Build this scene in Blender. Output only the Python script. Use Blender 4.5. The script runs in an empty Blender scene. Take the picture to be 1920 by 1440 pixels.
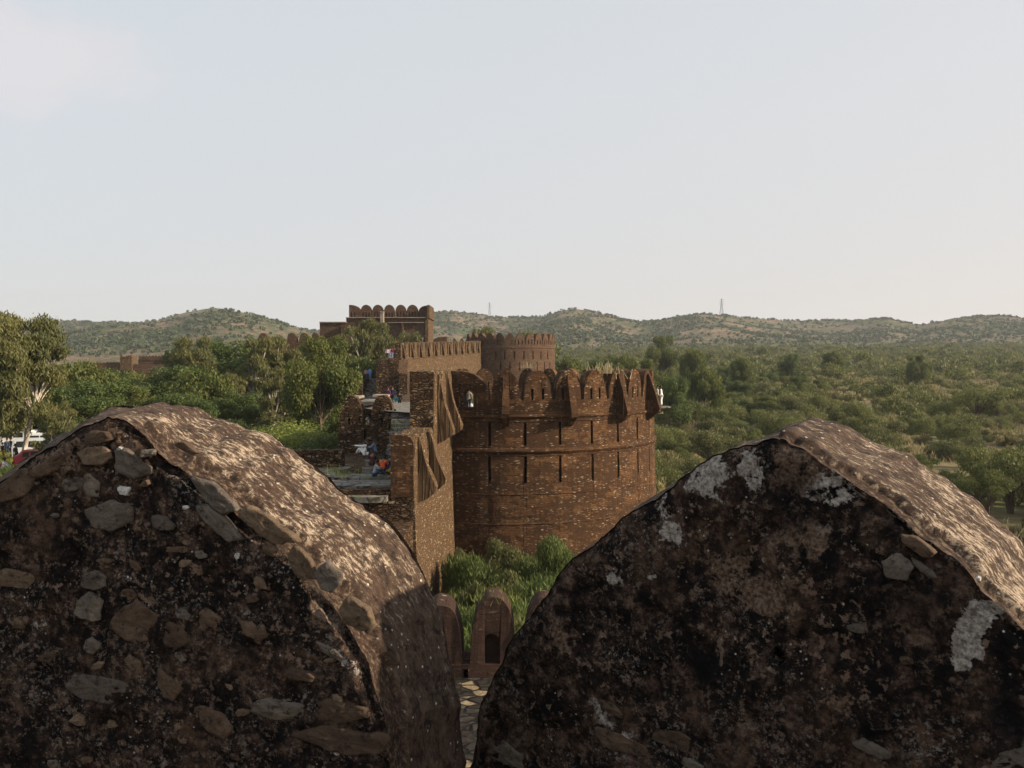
import bpy, math, random
import numpy as np
from mathutils import Vector, noise, Matrix
R_=math.radians
SC=bpy.context.scene; COL=SC.collection
# ------------------------------------------------------------------ camera
F=1554.0; PIT=math.atan(38/1554.0); CAM=Vector((0,0,20))
cd=bpy.data.cameras.new('camera'); cam=bpy.data.objects.new('camera',cd); COL.objects.link(cam)
cam.location=CAM; cam.rotation_euler=(math.pi/2-PIT,0,0)
cd.sensor_width=36; cd.lens=36*F/1920; cd.clip_start=0.1; cd.clip_end=12000
SC.camera=cam
DENOISE=True
# ------------------------------------------------------------------ light
SUN_AZ=98.0; SUN_EL=25.0       # azimuth clockwise from the view direction (+Y)
SC.view_settings.view_transform='Standard'; SC.view_settings.look='None'
EXPO=.68; SC.view_settings.exposure=EXPO; SC.view_settings.gamma=1
w=bpy.data.worlds.new('World'); SC.world=w; w.use_nodes=True
wt=w.node_tree; wt.nodes.clear()
def wn(t,**k):
    n=wt.nodes.new(t)
    for a,b in k.items(): setattr(n,a,b)
    return n
sky=wn('ShaderNodeTexSky',sky_type='NISHITA',sun_disc=False,sun_elevation=R_(SUN_EL),sun_rotation=R_(SUN_AZ),air_density=1.0,dust_density=3.0,ozone_density=1.0)
tc=wn('ShaderNodeTexCoord'); sep=wn('ShaderNodeSeparateXYZ'); wt.links.new(tc.outputs['Generated'],sep.inputs[0])
rp=wn('ShaderNodeValToRGB'); wt.links.new(sep.outputs['Z'],rp.inputs[0])
cr=rp.color_ramp; cr.elements[0].position=0.0; cr.elements[0].color=(.735,.725,.72,1); cr.elements[1].position=.55; cr.elements[1].color=(.70,.755,.80,1)
for p,c in ((.06,(.74,.73,.728,1)),(.16,(.735,.745,.755,1)),(.30,(.735,.765,.785,1))):
    e=cr.elements.new(p); e.color=tuple(q for q in c)
hz=wn('ShaderNodeMapRange'); wt.links.new(sep.outputs['X'],hz.inputs[0]); hz.inputs[1].default_value=-.6; hz.inputs[2].default_value=.9
hz.inputs[3].default_value=0; hz.inputs[4].default_value=1
wm=wn('ShaderNodeMix',data_type='RGBA'); wt.links.new(hz.outputs[0],wm.inputs[0]); wm.inputs[6].default_value=(.97,.99,1.01,1); wm.inputs[7].default_value=(1.09,1.02,.985,1)
ml=wn('ShaderNodeMix',data_type='RGBA',blend_type='MULTIPLY'); ml.inputs[0].default_value=1; wt.links.new(rp.outputs[0],ml.inputs[6]); wt.links.new(wm.outputs[2],ml.inputs[7])
# a faint cloud high on the left
cdist=wn('ShaderNodeVectorMath',operation='SUBTRACT'); wt.links.new(tc.outputs['Generated'],cdist.inputs[0])
cv=Vector((30-960,0,0)); vd=Vector(((35-960)/F,1,(682-105)/F)).normalized(); cdist.inputs[1].default_value=vd
cs=wn('ShaderNodeVectorMath',operation='MULTIPLY'); wt.links.new(cdist.outputs[0],cs.inputs[0]); cs.inputs[1].default_value=(10.5,7,25)
cl=wn('ShaderNodeVectorMath',operation='LENGTH'); wt.links.new(cs.outputs[0],cl.inputs[0])
nz=wn('ShaderNodeTexNoise'); wt.links.new(tc.outputs['Generated'],nz.inputs['Vector']); nz.inputs['Scale'].default_value=14; nz.inputs['Detail'].default_value=6
ca=wn('ShaderNodeMath',operation='MULTIPLY_ADD'); wt.links.new(nz.outputs[0],ca.inputs[0]); ca.inputs[1].default_value=-2.2; wt.links.new(cl.outputs['Value'],ca.inputs[2])
cm=wn('ShaderNodeMapRange'); wt.links.new(ca.outputs[0],cm.inputs[0]); cm.inputs[1].default_value=0.25; cm.inputs[2].default_value=-.7; cm.inputs[3].default_value=0; cm.inputs[4].default_value=.7
wc=wn('ShaderNodeMix',data_type='RGBA'); wt.links.new(cm.outputs[0],wc.inputs[0]); wt.links.new(ml.outputs[2],wc.inputs[6]); wc.inputs[7].default_value=(.86,.80,.80,1)
# hazy sky: Nishita mixed with pale haze (values brought to the strength of the Background)
SKY_STR=0.1
hzc=wn('ShaderNodeMix',data_type='RGBA',blend_type='MULTIPLY'); hzc.inputs[0].default_value=1; wt.links.new(wc.outputs[2],hzc.inputs[6]); k=1/SKY_STR/2**EXPO; hzc.inputs[7].default_value=(k,k,k,1)
mx=wn('ShaderNodeMix',data_type='RGBA'); mx.inputs[0].default_value=.86; wt.links.new(sky.outputs[0],mx.inputs[6]); wt.links.new(hzc.outputs[2],mx.inputs[7])
bg=wn('ShaderNodeBackground'); bg.inputs['Strength'].default_value=SKY_STR; wt.links.new(mx.outputs[2],bg.inputs[0])
wo=wn('ShaderNodeOutputWorld'); wt.links.new(bg.outputs[0],wo.inputs[0])
sl=bpy.data.lights.new('sun','SUN'); sl.energy=5.0; sl.angle=R_(1.0); sl.color=(1,.83,.62)
sun=bpy.data.objects.new('sun',sl); COL.objects.link(sun)
sd=Vector((math.sin(R_(SUN_AZ))*math.cos(R_(SUN_EL)),math.cos(R_(SUN_AZ))*math.cos(R_(SUN_EL)),math.sin(R_(SUN_EL))))
sun.rotation_euler=sd.to_track_quat('Z','Y').to_euler()
SC.cycles.use_denoising=DENOISE; SC.cycles.max_bounces=6; SC.cycles.diffuse_bounces=3; SC.cycles.transparent_max_bounces=8; SC.cycles.volume_bounces=0
# ------------------------------------------------------------------ helpers
def ray(px,py):
    dx=(px-960)/F; dy=(720-py)/F; c,s=math.cos(PIT),math.sin(PIT)
    return Vector((dx,c+dy*s,-s+dy*c))
def at(px,py,Y):
    d=ray(px,py); return CAM+d*(Y/d.y)
def zat(py,Y): return at(960,py,Y).z
def xat(px,Y): return (px-960)/F*Y*1.0
def tag(o,label=None,cat=None,group=None,kind=None):
    if label: o['label']=label
    if cat: o['category']=cat
    if group: o['group']=group
    if kind: o['kind']=kind
    return o
def empty(name,loc=(0,0,0),rz=0):
    o=bpy.data.objects.new(name,None); COL.objects.link(o); o.location=loc; o.rotation_euler.z=rz; o.empty_display_size=.3
    return o
def link(name,me,parent=None,mat=None):
    o=bpy.data.objects.new(name,me); COL.objects.link(o)
    if mat is not None and len(me.materials)==0: me.materials.append(mat)
    if parent: o.parent=parent
    return o
def copy_tree(o,parent=None):
    c=o.copy(); COL.objects.link(c)
    if parent: c.parent=parent
    for ch in o.children: copy_tree(ch,c)
    return c
class MB:
    def __init__(s): s.v=[]; s.f=[]; s.uv=[]; s.sm=[]
    def face(s,pts,uvs=None,smooth=False):
        n=len(s.v); s.v.extend([tuple(p) for p in pts]); s.f.append(tuple(range(n,n+len(pts)))); s.sm.append(smooth)
        if uvs is None:
            a,b,c=Vector(pts[0]),Vector(pts[1]),Vector(pts[2]); nn=(b-a).cross(c-a)
            if nn.length>1e-9: nn.normalize()
            if abs(nn.z)>.75: uvs=[(p[0],p[1]) for p in pts]
            else:
                t=Vector((-nn.y,nn.x,0)); t=t.normalized() if t.length>1e-6 else Vector((1,0,0))
                uvs=[(t.x*p[0]+t.y*p[1],p[2]) for p in pts]
        s.uv.append(uvs)
    def hexa(s,P):
        for q in ((0,3,2,1),(4,5,6,7),(0,1,5,4),(1,2,6,5),(2,3,7,6),(3,0,4,7)): s.face([P[i] for i in q])
    def box(s,x0,x1,y0,y1,z0,z1,j=0,rng=random,T=None):
        P=[Vector((x,y,z)) for z in (z0,z1) for x,y in ((x0,y0),(x1,y0),(x1,y1),(x0,y1))]
        if j: P=[p+Vector((rng.uniform(-j,j),rng.uniform(-j,j),rng.uniform(-j,j))) for p in P]
        if T: P=[T(p) for p in P]
        s.hexa(P)
    def prism(s,poly,fn,w0,w1):
        "poly: list of (a,b); fn(a,b,w)->point"
        if len(poly)>5: poly=[(a[0]+(c[0]-a[0])*t/4,a[1]+(c[1]-a[1])*t/4) for a,c in zip(poly,poly[1:]+poly[:1]) for t in range(4)]
        A=[fn(a,b,w0) for a,b in poly]; B=[fn(a,b,w1) for a,b in poly]; n=len(poly)
        s.face(A); s.face(B[::-1])
        for i in range(n): s.face([A[i],A[(i+1)%n],B[(i+1)%n],B[i]])
    def tube(s,pts,rad,n=6,cap=True):
        rings=[]
        for i,p in enumerate(pts):
            p=Vector(p); d=(Vector(pts[min(i+1,len(pts)-1)])-Vector(pts[max(i-1,0)])); d.normalize()
            a=d.orthogonal().normalized(); b=d.cross(a); r=rad[i] if hasattr(rad,'__len__') else rad
            rings.append([p+a*(r*math.cos(2*math.pi*k/n))+b*(r*math.sin(2*math.pi*k/n)) for k in range(n)])
        for i in range(len(rings)-1):
            for k in range(n): s.face([rings[i][k],rings[i][(k+1)%n],rings[i+1][(k+1)%n],rings[i+1][k]],None,True)
        if cap: s.face(rings[0][::-1]); s.face(rings[-1])
    def build(s,name,mat,parent=None,weld=False):
        if mat is not None and mat.name in ('dark_masonry','sunlit_ochre_masonry','rubble_masonry','shaded_reddish_masonry'):
            am=.045; s.v=[(x+am*noise.noise(Vector((x*1.3,y*1.3,z*1.3+3)))+.022*noise.noise(Vector((x*4,y*4,z*4))),y+am*noise.noise(Vector((x*1.3+9,y*1.3,z*1.3)))+.022*noise.noise(Vector((x*4+5,y*4,z*4))),z+am*.8*noise.noise(Vector((x*1.3,y*1.3+7,z*1.3)))) for x,y,z in s.v]
        me=bpy.data.meshes.new(name); me.from_pydata(s.v,[],s.f)
        uvl=me.uv_layers.new(name='UVMap'); flat=np.array([c for u in s.uv for p in u for c in p],dtype=np.float32); uvl.data.foreach_set('uv',flat)
        me.polygons.foreach_set('use_smooth',np.array(s.sm,dtype=bool))
        if weld:
            import bmesh
            bm=bmesh.new(); bm.from_mesh(me); bmesh.ops.remove_doubles(bm,verts=bm.verts,dist=1e-4); bmesh.ops.recalc_face_normals(bm,faces=bm.faces); bm.to_mesh(me); bm.free()
        me.update()
        return link(name,me,parent,mat)
def colwall(mb,f,us,bot,top,d0,d1,holes=(),back=True):
    """wall as columns. f(u,v,d)->point. holes: (u0,u1,v0,v1,depth|None)"""
    bot_=bot if callable(bot) else (lambda u:bot); top_=top if callable(top) else (lambda u:top)
    U=sorted(set([round(u,5) for u in us]+[round(h[i],5) for h in holes for i in (0,1) if us[0]<=h[i]<=us[-1]]))
    def q(uv4,d): mb.face([f(u,v,d) for u,v in uv4],list(uv4))
    def cap(ua,ub,va,vb,a,b): mb.face([f(ua,va,a),f(ub,vb,a),f(ub,vb,b),f(ua,va,b)],[(ua,a),(ub,a),(ub,b),(ua,b)])
    def side(u,v0,v1,a,b):
        nv=max(1,min(14,int((v1-v0)/.9)))
        for k in range(nv):
            p=v0+(v1-v0)*k/nv; r=v0+(v1-v0)*(k+1)/nv; mb.face([f(u,p,a),f(u,r,a),f(u,r,b),f(u,p,b)],[(a,p),(a,r),(b,r),(b,p)])
    for i in range(len(U)-1):
        ua,ub=U[i],U[i+1]; m=(ua+ub)/2
        hs=sorted([h for h in holes if h[0]<m<h[1]],key=lambda h:h[2])
        segs=[]; lo=(bot_(ua),bot_(ub)); lob=lo; bsegs=[]
        for h in hs:
            segs.append((lo,(h[2],h[2]))); lo=(h[3],h[3])
            if h[4] is None: bsegs.append((lob,(h[2],h[2]))); lob=(h[3],h[3])
            dd=d1 if h[4] is None else d0+h[4]
            cap(ua,ub,h[2],h[2],d0,dd); cap(ua,ub,h[3],h[3],d0,dd)
            if abs(ua-h[0])<1e-4 and not any(abs(g[1]-h[0])<1e-4 for g in holes): side(ua,h[2],h[3],d0,dd)
            if abs(ub-h[1])<1e-4 and not any(abs(g[0]-h[1])<1e-4 for g in holes): side(ub,h[2],h[3],d0,dd)
            if h[4] is not None: q([(ua,h[2]),(ub,h[2]),(ub,h[3]),(ua,h[3])],dd)
        segs.append((lo,(top_(ua),top_(ub)))); bsegs.append((lob,(top_(ua),top_(ub))))
        for a,b in segs:
            nv=max(1,min(14,int(max(b[0]-a[0],b[1]-a[1])/.9)))
            for k in range(nv):
                l=lambda i,t: a[i]+(b[i]-a[i])*t/nv
                q([(ua,l(0,k)),(ub,l(1,k)),(ub,l(1,k+1)),(ua,l(0,k+1))],d0)
        if back:
            for a,b in bsegs: q([(ua,a[0]),(ub,a[1]),(ub,b[1]),(ua,b[0])],d1)
        cap(ua,ub,top_(ua),top_(ub),d0,d1)
    side(U[0],bot_(U[0]),top_(U[0]),d0,d1); side(U[-1],bot_(U[-1]),top_(U[-1]),d0,d1)
def archtop(c,w,z0,h,p=2.3,q=.5,point=.04,jit=.035,seed=0):
    def t(u):
        s=min(1,abs(u-c)/(w/2)); y=z0+h*(1-s**p)**q+point*h*(1-s)
        return y+jit*noise.noise(Vector((u*4,seed*3.1,0)))*(1 if s<.98 else .3)
    return t
def lin(a,b,n): return [a+(b-a)*i/n for i in range(n+1)]
# cosine spaced samples for arches
def cosp(a,b,n): return [a+(b-a)*(.5-.5*math.cos(math.pi*i/n)) for i in range(n+1)]
# ------------------------------------------------------------------ materials
class NB:
    def __init__(s,name):
        s.m=bpy.data.materials.new(name); s.m.use_nodes=True; s.t=s.m.node_tree; s.t.nodes.clear()
        s.out=s.t.nodes.new('ShaderNodeOutputMaterial')
    def n(s,t,ins={},**kw):
        nd=s.t.nodes.new(t)
        for k,v in kw.items(): setattr(nd,k,v)
        for k,v in ins.items(): s.set(nd.inputs[k],v)
        return nd
    def set(s,inp,v):
        if isinstance(v,bpy.types.NodeSocket): s.t.links.new(v,inp)
        else:
            if hasattr(inp.default_value,'__len__') and not isinstance(v,str):
                v=tuple(v); 
                if len(inp.default_value)==4 and len(v)==3: v=v+(1,)
            inp.default_value=v
    def noise(s,vec,scale,detail=5,rough=.55,dist=0): return s.n('ShaderNodeTexNoise',{'Vector':vec,'Scale':scale,'Detail':detail,'Roughness':rough,'Distortion':dist}).outputs[0]
    def ramp(s,fac,stops,interp='LINEAR'):
        r=s.n('ShaderNodeValToRGB',{0:fac}); c=r.color_ramp; c.interpolation=interp
        while len(c.elements)<len(stops): c.elements.new(.5)
        for e,(p,col) in zip(c.elements,stops):
            e.position=p; e.color=(col,col,col,1) if not hasattr(col,'__len__') else tuple(col)+(1,)
        return r.outputs[0]
    def mix(s,f,a,b,mode='MIX'):
        m=s.n('ShaderNodeMix',data_type='RGBA',blend_type=mode); s.set(m.inputs[0],f); s.set(m.inputs[6],a); s.set(m.inputs[7],b); return m.outputs[2]
    def math(s,op,a,b=0,c=0,clamp=False):
        m=s.n('ShaderNodeMath',operation=op,use_clamp=clamp); s.set(m.inputs[0],a); s.set(m.inputs[1],b); s.set(m.inputs[2],c); return m.outputs[0]
    def mapr(s,v,a,b,c=0,d=1): return s.n('ShaderNodeMapRange',{0:v,1:a,2:b,3:c,4:d}).outputs[0]
    def vmul(s,v,k): return s.n('ShaderNodeVectorMath',{0:v,1:k},operation='MULTIPLY').outputs[0]
    def vadd(s,v,k): return s.n('ShaderNodeVectorMath',{0:v,1:k},operation='ADD').outputs[0]
    def pos(s): return s.n('ShaderNodeNewGeometry').outputs['Position']
    def geo(s): return s.n('ShaderNodeNewGeometry')
    def uv(s): return s.n('ShaderNodeTexCoord').outputs['UV']
    def obj(s): return s.n('ShaderNodeTexCoord').outputs['Object']
    def attr(s,nm): return s.n('ShaderNodeAttribute',attribute_name=nm).outputs['Fac']
    def vor(s,vec,scale,feat='F1',rand=1): return s.n('ShaderNodeTexVoronoi',{'Vector':vec,'Scale':scale,'Randomness':rand},feature=feat)
    def bump(s,h,st=.5,dist=.02,nrm=None):
        b=s.n('ShaderNodeBump',{'Height':h,'Strength':st,'Distance':dist})
        if nrm is not None: s.set(b.inputs['Normal'],nrm)
        return b.outputs[0]
    def bsdf(s,col,rough=.9,normal=None,spec=.2,**ins):
        p=s.n('ShaderNodeBsdfPrincipled',{'Base Color':col,'Roughness':rough,'Specular IOR Level':spec})
        for k,v in ins.items(): s.set(p.inputs[k.replace('_',' ')],v)
        if normal is not None: s.set(p.inputs['Normal'],normal)
        s.t.links.new(p.outputs[0],s.out.inputs['Surface']); return p
def simple(name,col,rough=.6,metal=0,spec=.3,var=.12,scale=9):
    b=NB(name); c=b.mix(b.ramp(b.noise(b.obj(),scale,4),[(.35,0),(.65,1)]),tuple(x*(1-var) for x in col),tuple(min(1,x*(1+var)) for x in col))
    b.bsdf(c,rough,spec=spec,Metallic=metal); return b.m
def masonry(name,c1=(.15,.085,.05),c2=(.24,.14,.08),plaster=(.075,.045,.03),pale=(.50,.40,.28),cover=.5,palef=.5,scale=1.0,bumpd=.04,dark=.5):
    b=NB(name); uv=b.uv(); u=b.vmul(uv,(scale,scale,scale)); P=b.pos()
    warp=b.n('ShaderNodeTexNoise',{'Vector':u,'Scale':2.5,'Detail':3}).outputs['Color']
    uw=b.vadd(u,b.vmul(warp,(.30,.16,0)))
    br=b.n('ShaderNodeTexBrick',{'Vector':uw,'Color1':(.25,.25,.25,1),'Color2':(1,1,1,1),'Mortar':(0,0,0,1),'Scale':1.0,'Mortar Size':.010,'Mortar Smooth':.35,'Bias':0,'Brick Width':.36,'Row Height':.125},offset=.37,squash=.7,squash_frequency=3)
    vc=b.vor(b.vmul(uw,(2.9,10.5,1)),1.0); rnd=b.n('ShaderNodeSeparateColor',{0:vc.outputs['Color']})
    col=b.mix(br.outputs['Color'],c1,c2)
    col=b.mix(b.math('MULTIPLY',rnd.outputs[1],.6),col,tuple(x*.55 for x in c1))
    # big colour drift
    big=b.noise(P,.35,5,.6); col=b.mix(b.ramp(big,[(.35,0),(.7,.6)]),col,tuple(x*1.25 for x in c2),'MIX')
    col=b.mix(br.outputs['Fac'],col,tuple(x*.45 for x in c1))
    # smooth dark plaster remains
    n1=b.noise(b.vmul(P,(1,1,2.6)),.5,7,.66); n2=b.noise(P,3.2,5,.6); pm=b.ramp(b.math('MULTIPLY_ADD',n2,.35,b.math('MULTIPLY',n1,.9)),[(.50+.22*cover,1),(.56+.22*cover,0)])
    pcol=b.mix(b.noise(P,5,6,.7),tuple(x*.6 for x in plaster),tuple(x*1.5 for x in plaster))
    col=b.mix(pm,col,pcol)
    # pale stones showing
    pf=b.math('GREATER_THAN',rnd.outputs[0],1-.35*palef)
    core=b.ramp(vc.outputs['Distance'],[(.22,1),(.36,0)])
    clus=b.ramp(b.noise(b.vmul(P,(1,1,3.5)),.7,5,.7),[(.40,.08),(.56,1)])
    fp=b.math('MULTIPLY',b.math('MULTIPLY',pf,core),clus)
    pc=b.mix(rnd.outputs[2],tuple(x*.45 for x in pale),pale)
    col=b.mix(fp,col,pc)
    # black weathering
    dk=b.ramp(b.noise(b.vmul(P,(1,1,2.2)),1.1,9,.76),[(.40,dark),(.60,0)])
    col=b.mix(dk,col,(.03,.019,.014))
    hgt=b.math('ADD',b.math('MULTIPLY',b.math('SUBTRACT',1,br.outputs['Fac']),b.math('SUBTRACT',1,b.math('MULTIPLY',pm,.75))),b.math('ADD',b.math('MULTIPLY',rnd.outputs[0],.5),b.math('MULTIPLY',b.noise(P,9,6,.7),.9)))
    b.bsdf(col,.95,b.bump(hgt,.9,bumpd),spec=.1)
    return b.m
M={}
def rubble(name,lo,hi,joint,sx=3.2,sy=7.5,bumpd=.06):
    b=NB(name); uv=b.uv(); P=b.pos(); warp=b.n('ShaderNodeTexNoise',{'Vector':uv,'Scale':3,'Detail':3}).outputs['Color']; u=b.vmul(b.vadd(uv,b.vmul(warp,(.22,.10,0))),(sx,sy,1))
    v=b.vor(u,1.0); e=b.vor(u,1.0,'DISTANCE_TO_EDGE'); r=b.n('ShaderNodeSeparateColor',{0:v.outputs['Color']})
    c=b.mix(b.math('POWER',r.outputs[0],1.6),lo,hi); c=b.mix(b.math('MULTIPLY',b.math('GREATER_THAN',r.outputs[1],.87),.75),c,(.40,.30,.185))
    c=b.mix(b.ramp(b.noise(P,11,6,.75),[(.38,.6),(.6,0)]),c,tuple(x*.4 for x in lo))
    j=b.ramp(e.outputs['Distance'],[(.03,1),(.16,0)]); c=b.mix(j,c,joint)
    pl=b.ramp(b.noise(b.vmul(P,(1,1,1.6)),.9,7,.68),[(.40,.9),(.47,0)]); c=b.mix(pl,c,tuple(x*.8 for x in lo))
    h=b.math('ADD',b.math('MULTIPLY',b.math('SUBTRACT',1,j),b.math('ADD',.5,b.math('MULTIPLY',r.outputs[2],.8))),b.math('MULTIPLY',b.noise(P,14,6,.7),.5))
    b.bsdf(c,.95,b.bump(h,1,bumpd),spec=.1); return b.m
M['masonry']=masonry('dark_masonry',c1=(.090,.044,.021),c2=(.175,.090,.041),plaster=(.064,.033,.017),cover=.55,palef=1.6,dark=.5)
M['masonry_lit']=rubble('sunlit_ochre_masonry',(.115,.072,.041),(.255,.168,.096),(.075,.046,.026),3.4,9.5,.045)  # ochre stone of the sunlit faces, with sunlight put into its colour
M['masonry_far']=masonry('brown_masonry',c1=(.105,.06,.038),c2=(.18,.11,.07),plaster=(.10,.06,.04),cover=.3,palef=.5,dark=.25,bumpd=.08)
M['masonry_rub']=rubble('rubble_masonry',(.068,.039,.022),(.24,.148,.08),(.022,.014,.010))
M['masonry_rub2']=masonry('coursed_rubble',c1=(.11,.062,.033),c2=(.22,.13,.070),plaster=(.055,.033,.021),cover=.2,palef=1.35,dark=.35)
M['coping']=masonry('pale_coping',c1=(.30,.25,.20),c2=(.42,.36,.30),plaster=(.27,.22,.18),cover=.4,palef=.3,dark=.1)
M['dark']=simple('painted_hole_shade',(.03,.02,.015),.95)  # near-black colour that paints the shade inside the putlog holes
def slabmat():
    b=NB('grey_flagstone'); P=b.pos(); n=b.noise(P,2.2,7,.65); v=b.vor(b.vadd(P,b.vmul(b.n('ShaderNodeTexNoise',{'Vector':P,'Scale':1.2}).outputs['Color'],(.6,.6,.1))),.75,'DISTANCE_TO_EDGE')
    c=b.ramp(n,[(.3,(.07,.062,.053)),(.5,(.15,.137,.12)),(.72,(.26,.24,.215))])
    c=b.mix(b.ramp(v.outputs['Distance'],[(.01,1),(.05,0)]),c,(.035,.03,.022))
    c=b.mix(b.ramp(b.noise(P,.9,4),[(.55,0),(.66,.8)]),c,(.07,.085,.035))
    b.bsdf(c,.85,b.bump(n,.6,.05)); return b.m
M['slab']=slabmat()
# ================================================================== foreground merlons
def fgface():
    b=NB('lichen_plaster'); P=b.obj()
    n0=b.noise(P,3.2,4,.55); n1=b.noise(P,11,10,.72); n2=b.noise(P,28,8,.70); n3=b.noise(P,90,4,.65); n4=b.noise(b.vadd(P,(5,3,1)),36,7,.72)
    t=b.math('ADD',b.math('MULTIPLY',n1,.46),b.math('ADD',b.math('MULTIPLY',n2,.40),b.math('MULTIPLY',n3,.14)))
    col=b.ramp(t,[(.43,(.0055,.0045,.0045)),(.495,(.014,.010,.009)),(.53,(.046,.028,.021)),(.57,(.095,.060,.043)),(.64,(.22,.165,.125))])
    zone=b.ramp(n0,[(.40,0),(.62,1)])
    sp=b.math('MULTIPLY',b.ramp(n4,[(.555,0),(.585,1)]),b.math('MULTIPLY_ADD',zone,.6,.4)); col=b.mix(sp,col,b.mix(n3,(.12,.068,.046),(.36,.26,.195)))
    rz=b.math('MULTIPLY',b.ramp(b.noise(b.vadd(P,(2,7,4)),4.5,7,.65),[(.51,0),(.60,1)]),b.ramp(n2,[(.44,.25),(.56,1)])); col=b.mix(b.math('MULTIPLY',rz,.55),col,b.mix(n3,(.06,.034,.022),(.19,.115,.075)))
    lm=b.math('MULTIPLY',b.ramp(b.noise(b.vadd(P,(9,1,2)),5,5,.6),[(.50,0),(.60,1)]),b.ramp(b.noise(P,75,5,.75),[(.55,0),(.60,1)])); col=b.mix(b.math('MULTIPLY',lm,.6),col,(.30,.27,.235))
    pm=b.math('ADD',b.attr('patch'),b.math('ADD',b.math('MULTIPLY',b.math('SUBTRACT',n1,.5),2.6),b.math('MULTIPLY',b.math('SUBTRACT',n2,.5),1.8))); pm=b.ramp(pm,[(.56,0),(.63,1)])
    pc=b.mix(b.ramp(n3,[(.35,0),(.62,1)]),(.15,.12,.10),(.52,.47,.42)); col=b.mix(pm,col,pc)
    bm=b.math('ADD',b.attr('brown'),b.math('ADD',b.math('MULTIPLY',b.math('SUBTRACT',n1,.5),2.8),b.math('MULTIPLY',b.math('SUBTRACT',n2,.5),1.6))); bm=b.ramp(bm,[(.52,0),(.66,1)])
    col=b.mix(b.math('MULTIPLY',bm,.85),col,b.mix(b.ramp(n3,[(.38,0),(.62,1)]),(.055,.033,.022),(.27,.185,.13)))
    v=b.vor(P,95); gr=b.n('ShaderNodeSeparateColor',{0:v.outputs['Color']})
    g=b.math('MULTIPLY',b.math('GREATER_THAN',gr.outputs[0],.955),b.ramp(v.outputs['Distance'],[(.20,1),(.34,0)])); g=b.math('MULTIPLY',g,b.ramp(n0,[(.45,0),(.58,1)])); col=b.mix(g,col,(.58,.54,.49))
    col=b.mix(b.attr('soot'),col,(.006,.006,.008))
    h=b.math('ADD',n1,b.math('ADD',b.math('MULTIPLY',n2,.75),b.math('ADD',b.math('MULTIPLY',n3,.35),b.math('MULTIPLY',b.math('ADD',g,b.math('ADD',pm,sp)),.12))))
    b.bsdf(col,.93,b.bump(h,1.0,.028),spec=.15); return b.m
def fgtop():
    b=NB('weathered_plaster_top'); uv=b.uv(); P=b.obj()
    n1=b.noise(b.vmul(uv,(6,11,1)),1.2,10,.76); n2=b.noise(b.vmul(uv,(38,80,1)),1.0,8,.78); n3=b.noise(P,115,5,.75)
    base=b.ramp(b.math('ADD',b.math('MULTIPLY',n1,.5),b.math('MULTIPLY',n2,.5)),[(.38,(.020,.013,.010)),(.47,(.060,.037,.025)),(.54,(.098,.068,.049)),(.63,(.18,.13,.095))])
    # pale streaks of worn plaster
    st=b.ramp(b.math('ADD',b.math('MULTIPLY',n1,.42),b.math('ADD',b.math('MULTIPLY',n2,.58),b.math('MULTIPLY',b.attr('worn'),.16))),[(.575,0),(.625,1)])
    col=b.mix(b.math('MULTIPLY',st,.92),base,b.mix(n3,(.26,.19,.13),(.58,.47,.35)))
    v=b.vor(P,52); gr=b.n('ShaderNodeSeparateColor',{0:v.outputs['Color']})
    g=b.math('MULTIPLY',b.math('GREATER_THAN',gr.outputs[0],.88),b.ramp(v.outputs['Distance'],[(.14,1),(.26,0)])); col=b.mix(g,col,(.58,.50,.41))
    bk=b.ramp(b.noise(P,24,8,.78),[(.40,1),(.48,0)]); col=b.mix(b.math('MULTIPLY',bk,.85),col,(.014,.010,.009))
    ed=b.attr('ledge'); col=b.mix(ed,col,b.ramp(n2,[(.4,(.012,.009,.008)),(.52,(.05,.03,.02)),(.66,(.24,.17,.12))]))
    h=b.math('ADD',b.math('MULTIPLY',n1,.6),b.math('ADD',b.math('MULTIPLY',n2,1.0),b.math('ADD',b.math('MULTIPLY',n3,.3),b.math('MULTIPLY',g,.5))))
    b.bsdf(col,.9,b.bump(h,1.0,.0075),spec=.2); return b.m
def stonemat(name,a,c):
    b=NB(name); P=b.pos(); n=b.noise(P,14,9,.65,.5); r=b.n('ShaderNodeObjectInfo').outputs['Random']
    col=b.mix(b.ramp(n,[(.3,0),(.7,1)]),a,c); col=b.mix(b.math('MULTIPLY',r,.5),col,tuple(x*.5 for x in a))
    lay=b.noise(b.vmul(P,(6,6,60)),1.5,4); col=b.mix(b.ramp(lay,[(.45,0),(.7,.35)]),col,tuple(x*.6 for x in a))
    dk=b.ramp(b.noise(P,30,9,.8),[(.40,1),(.46,0)]); col=b.mix(b.math('MULTIPLY',dk,.75),col,(.018,.013,.011))
    b.bsdf(col,.85,b.bump(b.math('ADD',n,b.math('MULTIPLY',b.noise(P,70,6,.7),.5)),1.0,.022),spec=.2); return b.m
M['fgface']=fgface(); M['fgtop']=fgtop()
M['st_grey']=stonemat('grey_field_stone',(.10,.080,.064),(.23,.19,.15))
M['st_brown']=stonemat('brown_field_stone',(.075,.047,.031),(.17,.115,.076))
M['st_ochre']=stonemat('ochre_field_stone',(.12,.078,.048),(.27,.195,.13))
M['st_white']=stonemat('white_pebble_stone',(.5,.47,.43),(.75,.72,.68))
def smooth(a,b,x):
    t=max(0,min(1,(x-a)/(b-a))); return t*t*(3-2*t)
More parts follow.
